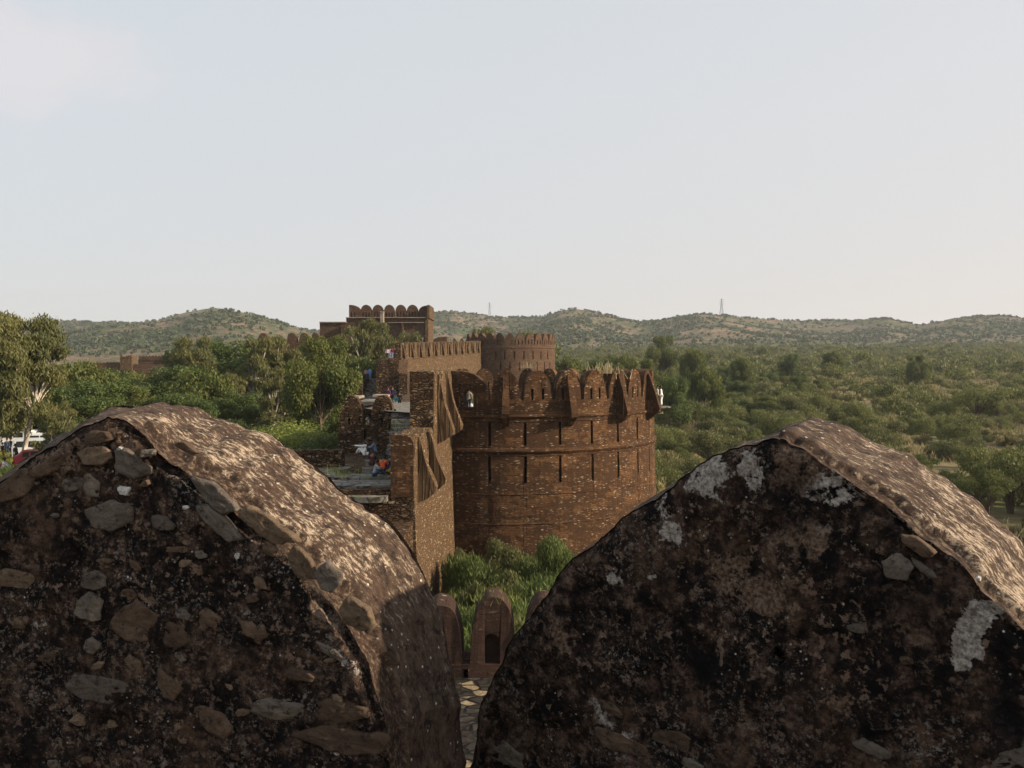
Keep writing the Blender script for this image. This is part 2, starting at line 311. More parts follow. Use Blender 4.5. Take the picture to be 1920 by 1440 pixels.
def resample(pts,n):
    P=np.array(pts,float)
    # Catmull-Rom densify
    Q=[]
    E=np.vstack([2*P[0]-P[1],P,2*P[-1]-P[-2]])
    for i in range(1,len(E)-2):
        p0,p1,p2,p3=E[i-1],E[i],E[i+1],E[i+2]
        for t in np.linspace(0,1,12,endpoint=False):
            Q.append(.5*((2*p1)+(-p0+p2)*t+(2*p0-5*p1+4*p2-p3)*t*t+(-p0+3*p1-3*p2+p3)*t**3))
    Q.append(P[-1]); Q=np.array(Q); d=np.r_[0,np.cumsum(np.linalg.norm(np.diff(Q,axis=0),axis=1))]
    s=np.linspace(0,d[-1],n); return np.c_[np.interp(s,d,Q[:,0]),np.interp(s,d,Q[:,1])]
def fgmerlon(name,label,az,kf,kr,frontL,frontR,rearL,rearR,blobs,browns,soots,stones,ledge,lw,seed,worn,hole=None):
    n=Vector((math.sin(R_(az)),math.cos(R_(az)),0)); tdir=Vector((n.y,-n.x,0))
    def onp(px,py,k):
        d=ray(px,py); p=CAM+d*(k/(n.x*d.x+n.y*d.y)); return np.array([tdir.dot(p),p.z])
    def P3(s,z,k): return tdir*s+n*k+Vector((0,0,z))
    NL,NR=230,300
    def outl(L,Rr,k):
        a=resample([onp(x,y,k) for x,y in L],NL); b=resample([onp(x,y,k) for x,y in Rr],NR); return np.vstack([a[::-1],b[1:]])   # left bottom .. apex .. right bottom
    fo=outl(frontL,frontR,kf); ro=outl(rearL,rearR,kr)
    rootO=empty(name,P3((fo[0][0]+fo[-1][0])/2,min(fo[0][1],fo[-1][1]),kf)); off=rootO.location
    tag(rootO,label,'merlon')
    # rough the outline
    N=len(fo)
    def rough(o,amp,sd):
        o2=o.copy(); tg=np.gradient(o,axis=0); nn=np.c_[-tg[:,1],tg[:,0]]; nn/=np.maximum(1e-9,np.linalg.norm(nn,axis=1))[:,None]
        for i in range(len(o)):
            p=Vector((o[i][0]*7,o[i][1]*7,sd)); a=noise.fractal(p,.8,2.1,5)*amp; o2[i]+=nn[i]*a
        return o2,nn
    fo,fn=rough(fo,.014,seed); ro,rn=rough(ro,.018,seed+5)
    arc=np.r_[0,np.cumsum(np.linalg.norm(np.diff(fo,axis=0),axis=1))]
    bl=[(onp(x,y,kf),rx*kf/F,ry*kf/F,r,st) for x,y,rx,ry,r,st in blobs]; br=[(onp(x,y,kf),rx*kf/F,ry*kf/F,r,st) for x,y,rx,ry,r,st in browns]; so=[(onp(x,y,kf),rx*kf/F,ry*kf/F,r,st) for x,y,rx,ry,r,st in soots]
    def field(lst,s,z):
        m=0
        for c,rx,ry,r,st in lst:
            a=s-c[0]; b=z-c[1]; ca,sa=math.cos(R_(r)),math.sin(R_(r)); u=(a*ca+b*sa)/rx; v=(-a*sa+b*ca)/ry
            m=max(m,st*math.exp(-(u*u+v*v)**1.5*.7))
        return m
    # ---- front face
    cen=np.array([(fo[0][0]+fo[-1][0])/2,min(fo[0][1],fo[-1][1])]); MR=150
    V=[];A=[];B=[];S=[]
    hc=onp(hole[0],hole[1],kf) if hole else None
    jj=(1-np.arange(MR+1)/MR)[:,None,None]; PP=cen+(fo[None]-cen)*jj; SM=np.zeros(PP.shape[:2]); GM=np.zeros(PP.shape[:2])
    for x,y,wd,ht,rot,kind in stones:
        c=onp(x,y,kf); d_=ray(x,y); dep=kf/(n.x*d_.x+n.y*d_.y)*d_.y; rx=wd/2*dep/F/math.cos(R_(az))*1.08; ry=ht/2*dep/F*1.1
        a_=PP[...,0]-c[0]; b_=PP[...,1]-c[1]; ca,sa=math.cos(R_(rot)),math.sin(R_(rot)); q=np.sqrt(((a_*ca+b_*sa)/rx)**2+((-a_*sa+b_*ca)/ry)**2)
        SM=np.maximum(SM,np.clip((1.3-q)/.25,0,1)); GM=np.maximum(GM,np.clip(1-np.abs(q-1.08)/.16,0,1))
    for j in range(MR+1):
        r=1-(j/MR)**1.0
        for i in range(N):
            p=cen+(fo[i]-cen)*r; dist=(1-r)*np.linalg.norm(fo[i]-cen)
            x=Vector((p[0],p[1],seed*1.7))
            if r>0.001:
                h=noise.fractal(x*5.5,.75,2.1,4)*.014+noise.fractal(x*24,.6,2.1,3)*.0055
                h-=.010*smooth(.1,.5,noise.noise(x*11+Vector((9,3,1))))
            else: h=0
            h=h*(1-SM[j,i])-.004*GM[j,i]; h*=smooth(0,.05,dist)
            if i>N*.44 and dist<.08: h-=.030*math.exp(-((dist-.022-.008*noise.noise(Vector((arc[i]*9,seed,2))))/.009)**2)*max(0,min(1,.6+1.6*noise.noise(Vector((arc[i]*4,seed,7)))))
            back=.016*(1-smooth(0,.035,dist))
            if hc is not None:
                dd=math.hypot((p[0]-hc[0])/hole[2],(p[1]-hc[1])/hole[3]); h-=.09*(1-smooth(.6,1.1,dd))
            q=P3(p[0],p[1],kf+back-h)-off; V.append(q); A.append(field(bl,*p)); B.append(field(br,*p)); S.append(field(so,*p))
    Fc=[]
    for j in range(MR):
        for i in range(N-1):
            a=j*N+i; Fc.append((a,a+1,a+1+N,a+N))
    me=bpy.data.meshes.new('face'); me.from_pydata(V,[],Fc)
    for nm,arr in (('patch',A),('brown',B),('soot',S)):
        at_=me.attributes.new(nm,'FLOAT','POINT'); at_.data.foreach_set('value',np.array(arr,dtype=np.float32))
    me.polygons.foreach_set('use_smooth',np.ones(len(Fc),bool)); link('face',me,rootO,M['fgface'])
    # ---- top surface
    MT=64; V=[];L=[];W=[];UV=[]
    for j in range(MT+1):
        v=j/MT
        for i in range(N):
            a=P3(fo[i][0],fo[i][1],kf+.016); b=P3(ro[i][0],ro[i][1],kr); p=a.lerp(b,v)
            nn=fn[i]*(1-v)+rn[i]*v; n3=tdir*nn[0]+Vector((0,0,nn[1])); 
            x=p*1.0; e=math.sin(math.pi*min(1,v*1.0))
            h=(noise.fractal(x*3.2,.9,2.1,3)*.007+noise.fractal(x*22,.7,2.1,4)*.0026)*min(1,v*14)*(1 if v<.97 else .6)
            lwv=lw*(1+.9*noise.fractal(Vector((arc[i]*3,seed,0)),.7,2,4))
            led=1-smooth(lwv-.012,lwv+.012,v)
            on=1 if ledge(i/N) else 0
            h+=.020*(1-led)*on*min(1,(1-v)*8) + (.004 if not on else 0)
            # crown edge rounding at the rear
            h-=.03*smooth(.93,1,v)
            V.append(p+n3*h-off); L.append(led*on*.9 if v>0.0 else .9*on); W.append(worn(i/N,v)); UV.append((arc[i],v*(kr-kf)))
    Fc=[]
    for j in range(MT):
        for i in range(N-1):
            a=j*N+i; Fc.append((a,a+1,a+1+N,a+N))
    me=bpy.data.meshes.new('top'); me.from_pydata(V,[],Fc); uvl=me.uv_layers.new(name='UVMap')
    ls=np.zeros(len(me.loops),dtype=np.int32); me.loops.foreach_get('vertex_index',ls); uvl.data.foreach_set('uv',np.array(UV,dtype=np.float32)[ls].ravel())
    for nm,arr in (('ledge',L),('worn',W)):
        at_=me.attributes.new(nm,'FLOAT','POINT'); at_.data.foreach_set('value',np.array(arr,dtype=np.float32))
    me.polygons.foreach_set('use_smooth',np.ones(len(Fc),bool)); link('weathered_top',me,rootO,M['fgtop'])
    # ---- rear face
    mb=MB(); c3=P3(cen[0],cen[1],kr-.01)-off
    for i in range(0,N-6,6):
        mb.face([P3(*ro[i],kr-.01)-off,P3(*ro[min(N-1,i+6)],kr-.01)-off,c3])
    mb.build('rear_face',M['fgtop'],rootO)
    # ---- stones
    rg=random.Random(seed)
    for x,y,wd,ht,rot,kind in stones:
        c=onp(x,y,kf); dep=CAM.y+ray(x,y).y*kf/(n.x*ray(x,y).x+n.y*ray(x,y).y); rx=wd/2*dep/F/math.cos(R_(az))*1.12; ry=ht/2*dep/F*1.14
        V=[];Fc=[];NS=40; ph=rg.uniform(0,6); ex=rg.uniform(.006,.011); ne=rg.randint(4,7); edg=[(2*math.pi*(q+rg.uniform(-.33,.33))/ne,rg.uniform(.74,1.0)) for q in range(ne)]
        prof=[(1.04,-.9),(1.0,.45),(.955,.84),(.86,.96),(.6,1.0),(.3,1.0)]
        tx,ty=rg.uniform(-.09,.09),rg.uniform(-.09,.09)
        for jr,(rr,hh) in enumerate(prof):
            for i in range(NS):
                a=2*math.pi*i/NS; ca,sa=math.cos(a),math.sin(a)
                rad=min(1.18,min(dk/max(.05,math.cos(a-fk)) for fk,dk in edg))
                rad*=1+.10*noise.noise(Vector((ca*1.6,sa*1.6,ph)))+.035*noise.noise(Vector((ca*5,sa*5,ph+3)))
                u,v=ca*rad*rr*rx,sa*rad*rr*ry; q=R_(rot); s_,z_=u*math.cos(q)-v*math.sin(q),u*math.sin(q)+v*math.cos(q)
                hgt=ex*hh+(tx*u+ty*v+.009*noise.fractal(Vector((u*26,v*26,ph)),.8,2,4))*max(0,min(1,hh*1.5))
                V.append(P3(c[0]+s_,c[1]+z_,kf-hgt+.003)-off)
        V.append(P3(c[0],c[1],kf-ex)-off)
        for jr in range(len(prof)-1):
            for i in range(NS): Fc.append((jr*NS+i,jr*NS+(i+1)%NS,(jr+1)*NS+(i+1)%NS,(jr+1)*NS+i))
        b0=(len(prof)-1)*NS
        for i in range(NS): Fc.append((b0+i,b0+(i+1)%NS,len(V)-1))
        me=bpy.data.meshes.new('embedded_stone'); me.from_pydata(V,[],Fc); me.polygons.foreach_set('use_smooth',np.ones(len(Fc),bool))
        link('embedded_stone',me,rootO,M['st_'+kind])
    return rootO
g,bn,oc,wh='grey','brown','ochre','white'
stL=[(182,820,66,24,3,bn),(180,854,66,34,0,oc),(246,873,66,40,-28,g),(205,967,86,54,-4,g),(170,912,36,44,8,g),(136,908,40,26,20,g),(306,981,48,26,-22,g),(400,931,95,34,-33,g),(413,984,95,30,-40,g),(499,990,108,36,-27,oc),(30,1085,66,30,-2,oc),(175,1088,52,36,0,g),(165,1138,54,48,-10,g),(258,1165,88,80,-6,bn),(330,1191,52,50,5,bn),(392,1168,38,42,0,bn),(475,1179,64,36,-40,bn),(173,1210,34,28,0,g),(250,1243,42,22,-35,oc),(183,1288,132,50,-6,g),(315,1285,62,30,-42,bn),(403,1355,74,46,-22,bn),(517,1332,96,36,3,g),(635,1336,106,40,2,bn),(645,1387,148,44,-2,bn),(560,1263,60,20,-4,bn),(613,1082,52,56,12,g),(565,1060,66,40,-52,oc),(670,1157,74,46,-42,oc),(625,1224,62,16,-32,g),(332,1030,48,12,-3,bn),(375,1040,26,13,-10,g),(148,1350,30,22,0,oc),(95,872,110,26,24,bn),(22,915,86,42,28,bn),(350,840,46,16,-30,bn),(275,850,28,14,0,g),(455,1335,26,14,5,oc),(233,920,20,18,0,wh),(226,843,14,9,0,wh),(445,1042,9,12,0,wh),(632,1411,12,9,0,wh),(350,951,12,8,0,wh),(488,1094,30,18,-40,oc),(90,1232,36,18,20,bn),(35,1170,22,18,0,oc),(100,1432,26,18,0,g),(505,1030,30,24,-20,bn),(345,1152,34,16,-25,g)]
rs_=random.Random(12)
def addsmall(lst,x0,x1,y0,y1,n,inside,w0=12,w1=30):
    k=0
    for _ in range(4000):
        if k>=n: break
        x=rs_.uniform(x0,x1); y=rs_.uniform(y0,y1); w_=rs_.uniform(w0,w1)
        if not inside(x,y) or any(abs(x-q[0])<(w_+q[2])*.5 and abs(y-q[1])<(w_*.6+q[3])*.5 for q in lst): continue
        lst.append((x,y,w_,w_*rs_.uniform(.45,.75),rs_.uniform(-40,30),rs_.choice([bn,bn,g,oc]))); k+=1
addsmall(stL,10,700,850,1430,16,lambda x,y: y>870+abs(x-190)*.9-40 and x<640)
fgmerlon('stone_merlon','large dark merlon in the left foreground with grey field stones set in its blackened plaster',12,2.10,2.50,
  [(196,782),(160,800),(110,828),(60,856),(0,897),(-90,975),(-170,1080),(-230,1200),(-270,1330),(-290,1500)],
  [(196,782),(235,795),(300,857),(370,905),(430,955),(500,1015),(560,1073),(610,1130),(655,1195),(690,1262),(710,1330),(722,1400),(730,1500)],
  [(318,757),(265,760),(215,766),(160,790),(110,820),(40,870),(-60,960),(-140,1080),(-190,1200),(-220,1330),(-235,1480)],
  [(318,757),(365,764),(405,782),(470,803),(560,850),(635,903),(700,957),(755,1010),(795,1075),(825,1135),(842,1205),(856,1290),(868,1400),(876,1490)],
  [(600,1130,70,26,-50,.85),(235,915,50,30,0,.45),(520,1190,26,60,0,.35),(640,1235,70,14,-32,.5),(60,1180,50,30,0,.3),(560,1095,40,30,0,.5)],
  [(600,1110,90,50,-50,1.0),(120,860,120,40,20,.8),(250,1010,120,60,0,.35),(200,830,80,40,0,.5),(470,1210,120,60,0,.35),(380,1290,120,50,0,.35)],
  [],stL,lambda t: t>.47,.17,3,lambda t,v: min(.55,max(0,1.2-abs(t-.62)/.2))*(1-.3*v)-.08)
stR=[(1683,1064,46,42,-8,g),(1605,1178,26,17,0,g),(942,1412,76,36,-3,g),(1161,1390,86,32,-8,bn),(1268,1390,66,34,0,bn),(1638,1404,60,26,-12,g),(1718,1022,54,26,-28,bn),(1734,1068,40,14,-38,g),(1905,1428,60,38,20,g),(1834,1085,7,7,0,wh),(1146,1328,40,20,-20,bn),(1700,1238,18,14,0,bn),(1295,1432,40,16,0,g)]
fgmerlon('stone_merlon','large black lichen-covered merlon in the right foreground with whitish paint patches and few stones',36,2.18,2.63,
  [(1463,827),(1400,838),(1360,850),(1300,880),(1235,923),(1170,972),(1110,1022),(1055,1075),(1010,1130),(965,1190),(925,1260),(900,1320),(888,1380),(880,1440),(876,1510)],
  [(1463,827),(1510,846),(1560,880),(1640,938),(1720,1002),(1790,1060),(1850,1112),(1905,1170),(1950,1230),(2000,1310),(2040,1400),(2060,1500)],
  [(1540,791),(1500,800),(1450,815),(1400,832),(1340,862),(1280,900),(1220,940),(1160,990),(1110,1040),(1070,1090),(1030,1150),(1000,1210),(980,1280),(965,1360),(955,1500)],
  [(1540,791),(1585,801),(1640,828),(1720,868),(1790,905),(1850,955),(1900,1005),(1960,1080),(2010,1160),(2060,1270),(2100,1380),(2120,1490)],
  [(1335,890,60,45,35,.95),(1406,882,34,42,0,.9),(1240,940,46,30,50,.7),(1550,920,60,34,-10,.72),(1812,1200,20,52,-14,1.5),(1838,1155,30,20,35,1.3),(1830,1215,14,20,0,1.1),(1150,1085,22,16,0,.7),(1220,1080,24,14,0,.65),(1140,1350,60,24,-35,.5),(1420,1055,20,12,0,.6),(1560,1000,40,22,-30,.5),(1260,1010,30,30,40,.55),(1700,980,40,16,-35,.5)],
  [(1487,880,46,40,-30,.9),(1385,833,44,14,20,1.0),(1410,1110,70,40,-25,1.0),(1370,1060,60,30,30,.8),(1530,1020,60,36,0,.75),(1480,1080,50,20,-30,.7),(1600,1320,60,40,0,.45),(1150,1250,70,50,0,.45),(1040,1200,50,60,50,.35),(1330,990,30,90,0,.4),(1300,1150,60,40,0,.4),(1640,1220,60,40,0,.35)],
  [(1320,1256,30,34,0,1.1),(1890,1350,36,44,0,.9),(1700,1110,70,50,0,.5),(1480,940,50,60,0,.5)],stR,lambda t: t>.43,.09,8,lambda t,v:.22+.36*smooth(.5,.68,t)*(1-.6*v),hole=(1455,1234,.020,.024))
# floor of the turret the camera stands on
mb=MB(); mb.box(-4,3.2,-3.5,1.7,17.6,18.3); mb.build('turret_floor',M['slab']); tag(bpy.data.objects['turret_floor'],kind='structure')
mb=MB()
for k in range(14):
    a0=R_(-75+k*10.8); a1=R_(-75+(k+1)*10.8)
    p=[(math.sin(a0)*2.2-.1,math.cos(a0)*2.3),(math.sin(a1)*2.2-.1,math.cos(a1)*2.3),(math.sin(a1)*2.75-.1,math.cos(a1)*2.85),(math.sin(a0)*2.75-.1,math.cos(a0)*2.85)]
    mb.hexa([Vector((x,y,11)) for x,y in p]+[Vector((x,y,18.55)) for x,y in p])
o=mb.build('turret_wall',M['masonry_rub']); tag(o,'curved stone turret wall under the two foreground merlons','wall')
# ================================================================== fort
def bastion(label,cx,cy,R,zc,zb,zcrown,zsill,thA,thB,shaftB,slits1,slits2,mer,wedge,bands,mat,floorz,tw=2.05,slw=.2,doorth=None,batter=.022,merz=None):
    root=empty('round_bastion',(cx,cy,zb)); tag(root,label,'bastion')
    def f(u,v,d):
        th=u/R; r=R+batter*max(0,zc-v)-d; return Vector((r*math.sin(th),-r*math.cos(th),v-zb))
    DR=math.pi/180
    holes=[]
    for t in slits1[0]: holes.append((t*DR*R-slw/2,t*DR*R+slw/2,slits1[1],slits1[2],.8))
    for t in slits2[0]: holes.append((t*DR*R-slw/2,t*DR*R+slw/2,slits2[1],slits2[2],.8))
    mb=MB(); us=[t*DR*R for t in lin(shaftB[0],shaftB[1],int((shaftB[1]-shaftB[0])/2.2))]
    colwall(mb,f,us,zb,zc,0,1.6,holes,back=False); mb.build('shaft',mat,root)
    # small dark blocks painting the shade of square putlog holes
    rg=random.Random(int(cy))
    for t in range(int(thA)+6,int(thB)-2,14):
        for zz in (zc-7.2,zc-5.0):
            tt=t+rg.uniform(-3,3); u=tt*DR*R; z=zz+rg.uniform(-.5,.5)
            mb=MB(); mb.hexa([f(u-.1,z-.11,-.008),f(u+.1,z-.11,-.008),f(u+.1,z-.11,.03),f(u-.1,z-.11,.03),f(u-.1,z+.11,-.008),f(u+.1,z+.11,-.008),f(u+.1,z+.11,.03),f(u-.1,z+.11,.03)]); mb.build('putlog_hole_shade',M['dark'],root)
    # string courses
    mb=MB(); us2=lin(shaftB[0]*DR*R,shaftB[1]*DR*R,80)
    for z0,z1,pr in bands:
        rg=random.Random(7)
        for i in range(len(us2)-1):
            a,b_=us2[i],us2[i+1]; p=pr+.02*noise.noise(Vector((a*2,z0,0)))
            prof=[(0,z0),(-p*.6,z0+.08*(z1-z0)/.3),(-p,(z0+z1)/2),(-p*.7,z1-.05*(z1-z0)/.3),(.02,z1)]
            for (d0,v0),(d1,v1) in zip(prof[:-1],prof[1:]): mb.face([f(a,v0,d0),f(b_,v0,d0),f(b_,v1,d1),f(a,v1,d1)],[(a,v0),(b_,v0),(b_,v1+.0),(a,v1)])
    mb.build('string_courses',mat,root)
    # parapet wall below the merlons
    mb=MB(); us=[t*DR*R for t in lin(mer[0][0]-7,mer[-1][0]+7,int((mer[-1][0]-mer[0][0])/4))]
    colwall(mb,f,us,zc+.02,zsill,.03,.95); mb.build('parapet',mat,root)
    # floor
    mb=MB(); n=48
    mb.face([Vector((R*.97*math.sin(2*math.pi*i/n),-R*.97*math.cos(2*math.pi*i/n),floorz-zb)) for i in range(n)]); mb.build('platform',M['slab'],root)
    for k,(t,wd,sl) in enumerate(mer):
        mb=MB(); c=t*DR*R; u0,u1=c-wd/2,c+wd/2; hh=zcrown-zsill
        tp=archtop(c,wd,zsill,hh,2.5,.5,.05,.022,seed=t)
        hs=[]
        if sl:
            g_=wd*.19
            for s_ in (-g_,g_): hs.append((c+s_-slw*.42,c+s_+slw*.42,zsill+.02,zsill+hh*.40,None))
        colwall(mb,f,cosp(u0,u1,26),zsill,tp,.03+.02*math.sin(k*3),.93,hs); mb.build('merlon',mat,root)
    for t in wedge:
        mb=MB(); c=t*DR*R; H=zcrown-zsill
        poly=[(.06,zcrown-.15*H),(-.14,zcrown-.10*H),(-.5,zcrown-.62*H),(-1.05,zc+.25),(-1.0,zc-.02),(-.55,zc-.35),(-.12,zc-.62),(.1,zc-.8)]
        def pf(d,v,s_,c=c): 
            ww=.17+.06*min(1,max(0,(zcrown-v)/(zcrown-zc))); return f(c+s_*ww,v,d)
        mb.prism(poly,pf,-1,1); mb.build('machicolation',mat,root)
    return root,f
RB=12.1
def th_of(p,cx,cy,R):
    best=None
    for i in range(-400,900):
        t=math.radians(i*.1); e=abs((cx+R*math.sin(t))-(p-960)/F*(cy-R*math.cos(t)))
        if best is None or e<best[0]: best=(e,i*.1)
    return best[1]
tB=[th_of(p,-.44,69,RB) for p in (918,985,1050,1110,1158,1195,1217)]; tm=[th_of(p,-.44,69,RB) for p in (948,1013,1072,1118,1160,1188)]
print('theta',tB,tm)
ms=(tm[4]-tm[0])/4; mer=[(tm[0]+ms*k,ms*math.pi/180*RB*.90,True) for k in range(int(215/ms))]
B1,f1=bastion('great round bastion in the centre with tall slits in two rows and wedge shaped buttresses',-.44,69,RB,16.35,2.0,19.45,17.5,-25,110,(-24,200),
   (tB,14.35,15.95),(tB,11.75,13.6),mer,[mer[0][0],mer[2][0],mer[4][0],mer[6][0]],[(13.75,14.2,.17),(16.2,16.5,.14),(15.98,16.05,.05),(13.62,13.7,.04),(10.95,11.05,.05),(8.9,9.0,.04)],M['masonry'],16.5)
# panel with the arched look-out window joining the bastion to the curtain wall
mb=MB(); DR=math.pi/180; R=RB; uL,uR=th_of(836,-.44,69,R)*DR*R,(mer[0][0]*DR*R-mer[0][1]/2-.12)
def tp(u):
    s=(u-uL)/(uR-uL); y=19.5 if s<.25 else 19.5-1.75*(1-math.sqrt(max(0,1-min(1,max(0,(s-.25)/.75))**2.2)))
    return y+.06*noise.noise(Vector((u*3,2,0)))
wu=[th_of(868,-.44,69,R)*DR*R,th_of(888,-.44,69,R)*DR*R]; ws=lin(wu[0],wu[1],8); hs=[]
for a,b_ in zip(ws[:-1],ws[1:]):
    m=((a+b_)/2-wu[0])/(wu[1]-wu[0])*2-1; hs.append((a,b_,16.98,17.75+.42*math.sqrt(1-m*m),None))
colwall(mb,f1,sorted(lin(uL,uR,26)+ws),16.37,tp,.05,.85,hs); mb.build('window_panel',M['masonry'],B1)
mb=MB()
for a,b_,z0,z1 in ((wu[0]-.30,wu[0]-.22,16.9,18.5),(wu[1]+.22,wu[1]+.30,16.9,18.5),(wu[0]-.30,wu[1]+.30,18.5,18.6),(wu[0]-.3,wu[1]+.3,16.86,16.94)):
    P=[f1(a,z0,-.03),f1(b_,z0,-.03),f1(b_,z0,.06),f1(a,z0,.06),f1(a,z1,-.03),f1(b_,z1,-.03),f1(b_,z1,.06),f1(a,z1,.06)]; mb.hexa(P)
mb.build('window_frame',M['masonry_rub'],B1)
# projecting slab on the right flank
mb=MB(); n=22
ang=86*DR; sx,sy=12.35*math.sin(ang),-12.35*math.cos(ang)
for z0,z1,r0 in ((14.4,14.5,1.2),(14.2,14.4,.75),(13.9,14.2,.55)):
    pts0=[Vector((sx+r0*math.cos(2*math.pi*i/n),sy+r0*math.sin(2*math.pi*i/n),z0)) for i in range(n)]; pts1=[p+Vector((0,0,z1-z0)) for p in pts0]
    mb.face(pts0[::-1]); mb.face(pts1)
    for i in range(n): mb.face([pts0[i],pts0[(i+1)%n],pts1[(i+1)%n],pts1[i]])
mb.build('projecting_slab',M['slab'],B1)
# ---------------- far bastion
mer=[(-62+12.6*k,2.0,True) for k in range(0,22)]
B2,f2=bastion('smaller far round bastion rising behind the great bastion',-.6,180,9.9,23.35,4,26.25,24.0,-62,110,(-70,200),
   ([-16,-5,6.5,18,30,42,55],20.9,22.6),([-10,1,12.5,24,36,48,60],18.6,20.3),mer,[],[(23.2,23.45,.12)],M['masonry_far'],23.4,tw=1.9,slw=.28,batter=.012)
# ---------------- curtain wall with lit outer face
A=Vector((-5.22,44,0)); Bp=Vector((-4.16,57.2,0)); tdir=(Bp-A).normalized(); nout=Vector((tdir.y,-tdir.x,0))
cw=empty('curtain_wall',(A.x,A.y,2)); tag(cw,'stepped curtain wall with sunlit outer face running up to the great bastion','wall')
def fc(u,v,d):
    p=A+tdir*u-nout*(d-.035*max(0,13.2-v)); return Vector((p.x-A.x,p.y-A.y,v-2))
LEN=(Bp-A).length
# body
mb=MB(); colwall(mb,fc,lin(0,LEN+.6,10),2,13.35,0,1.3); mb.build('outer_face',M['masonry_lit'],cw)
mb=MB()
mb.box(-3.0,-.06,.06,18,0,11.3); mb.box(-7.9,-3.01,.1,18,0,11.28); mb.build('wall_core',M['masonry_rub'],cw)
mb=MB(); mb.box(-2.4,-.05,-14,.05,0,9.6,.02); mb.build('lower_wall_run',M['masonry_rub'],cw)
# flagstones of the walkway, irregular ledges
rg=random.Random(5)
mb=MB()
def slab(x,y,z,wx,wy,th,rot=0,nn=9):
    pts=[]
    for i in range(nn):
        a=2*math.pi*i/nn+rg.uniform(-.15,.15); r=(abs(math.cos(a))**3.2+abs(math.sin(a))**3.2)**(-1/3.2)*rg.uniform(.9,1.05)
        u,v=math.cos(a)*wx/2*r,math.sin(a)*wy/2*r; pts.append(Vector((x+u*math.cos(rot)-v*math.sin(rot)-A.x,y+u*math.sin(rot)+v*math.cos(rot)-A.y,z-2+rg.uniform(-.015,.015))))
    lo=[p-Vector((0,0,th)) for p in pts]; mb.face(pts); mb.face(lo[::-1])
    for i in range(nn): mb.face([pts[i],lo[i],lo[(i+1)%nn],pts[(i+1)%nn]])
slab(-8.4,45.9,13.42,4.6,2.9,.25,.04); slab(-7.6,43.9,13.0,2.2,1.2,.3,.1); slab(-11,46.2,13.35,3,2.2,.25,.2); slab(-8.6,47.6,13.55,3.8,1.8,.2,-.1); slab(-11.4,48.8,13.45,2.6,2.2,.25,.4)
slab(-7.9,50.0,13.72,2.3,1.3,.25,.15); slab(-8.0,51.4,13.98,2.4,1.2,.3,-.1); slab(-11.2,51.6,13.5,2.2,2,.25)
mb.build('flagstones',M['slab'],cw)
mb=MB(); colwall(mb,fc,lin(6.12,LEN+.6,8),13.36,15.59,0,1.2); mb.build('upper_outer_face',M['masonry_lit'],cw)
# parapet section A (lower) with merlons seen end-on
def parapet(u0,u1,zb,zt,sill,nm,wedges,name):
    mbp=MB(); colwall(mbp,fc,lin(u0,u1,8),zb,sill,0,1.22); mbp.build(name,M['masonry_lit'],cw)
    step=(u1-u0)/nm
    for k in range(nm):
        c=u0+(k+.5)*step; mbp=MB(); wd=step*.86
        tpf=archtop(c,wd,sill,zt-sill,2.6,.5,.03,.05,seed=k+u0); colwall(mbp,fc,cosp(c-wd/2,c+wd/2,14),sill,tpf,0,1.2); mbp.build('merlon',M['masonry_lit'],cw)
    for c in wedges:
        mbp=MB(); H=zt-zb
        poly=[(.06,zt-.05*H),(-.12,zt-.06*H),(-.45,zt-.5*H),(-1.02,zb+.3),(-.98,zb),(-.5,zb-.35),(.08,zb-.6)]
        mbp.prism(poly,lambda d,v,s_,c=c: fc(c+s_*(.26+.12*(zt-v)/H),v,d),-1,1); mbp.build('machicolation',M['masonry_lit'],cw)
parapet(0,6.1,13.0,16.2,15.0,3,[1.3,4.6],'parapet'); parapet(6.15,LEN+.3,15.6,19.55,17.9,3,[7.6,11.2],'parapet')
mb=MB(); mb.box(-1.3,.0,-.0,.04,0,0.01)
def fw(u,v,d): return Vector((u-A.x,44+d-A.y,v-2))
# end walls facing the camera (rough masonry ends)
mb=MB(); colwall(mb,lambda u,v,d: Vector((u-A.x,43.93+d-A.y,v-2)),lin(-6.45,-5.23,6),12.9,lambda u:16.22-.9*smooth(-5.5,-5.2,u)*.5+.06*noise.noise(Vector((u*4,0,0))),0,.5); mb.build('parapet_end',M['masonry'],cw)
p6=A+tdir*6.15
mb=MB(); colwall(mb,lambda u,v,d: Vector((u-A.x,p6.y-.1+d-A.y,v-2)),lin(p6.x-1.45,p6.x-.02,6),13.5,lambda u:19.5+.1*noise.noise(Vector((u*3,0,0))),0,.9); mb.build('parapet_end',M['masonry_rub'],cw)
mb=MB(); colwall(mb,lambda u,v,d: Vector((u-A.x,43.97+d-A.y,v-2)),lin(-7.6,-5.26,10),2,lambda u:12.95+.15*noise.noise(Vector((u*3,4,0))),0,.3); mb.build('wall_end',M['masonry_rub'],cw)
# steps climbing beside the parapet
mb=MB(); ns=13
for k in range(ns):
    y=50.6+k*.85; z0=13.6+k*.215
    xl=-7.75-.09*k+rg.uniform(-.12,.12); mb.box(xl-A.x,-6.15+.075*(y-50.6)-A.x,y-A.y,y+.95-A.y,z0-2-.7,z0+.215-2,.03,rg)
mb.build('steps',M['slab'],cw)
# backing block on the left of the parapet (upper terrace)
mb=MB(); mb.box(-8.6-A.x,-5.6-A.x,61.6-A.y,112-A.y,5-2,16.25-2); mb.box(-13.2-A.x,-8.61-A.x,72-A.y,112-A.y,5-2,16.2-2); mb.build('upper_terrace',M['masonry_rub'],cw)
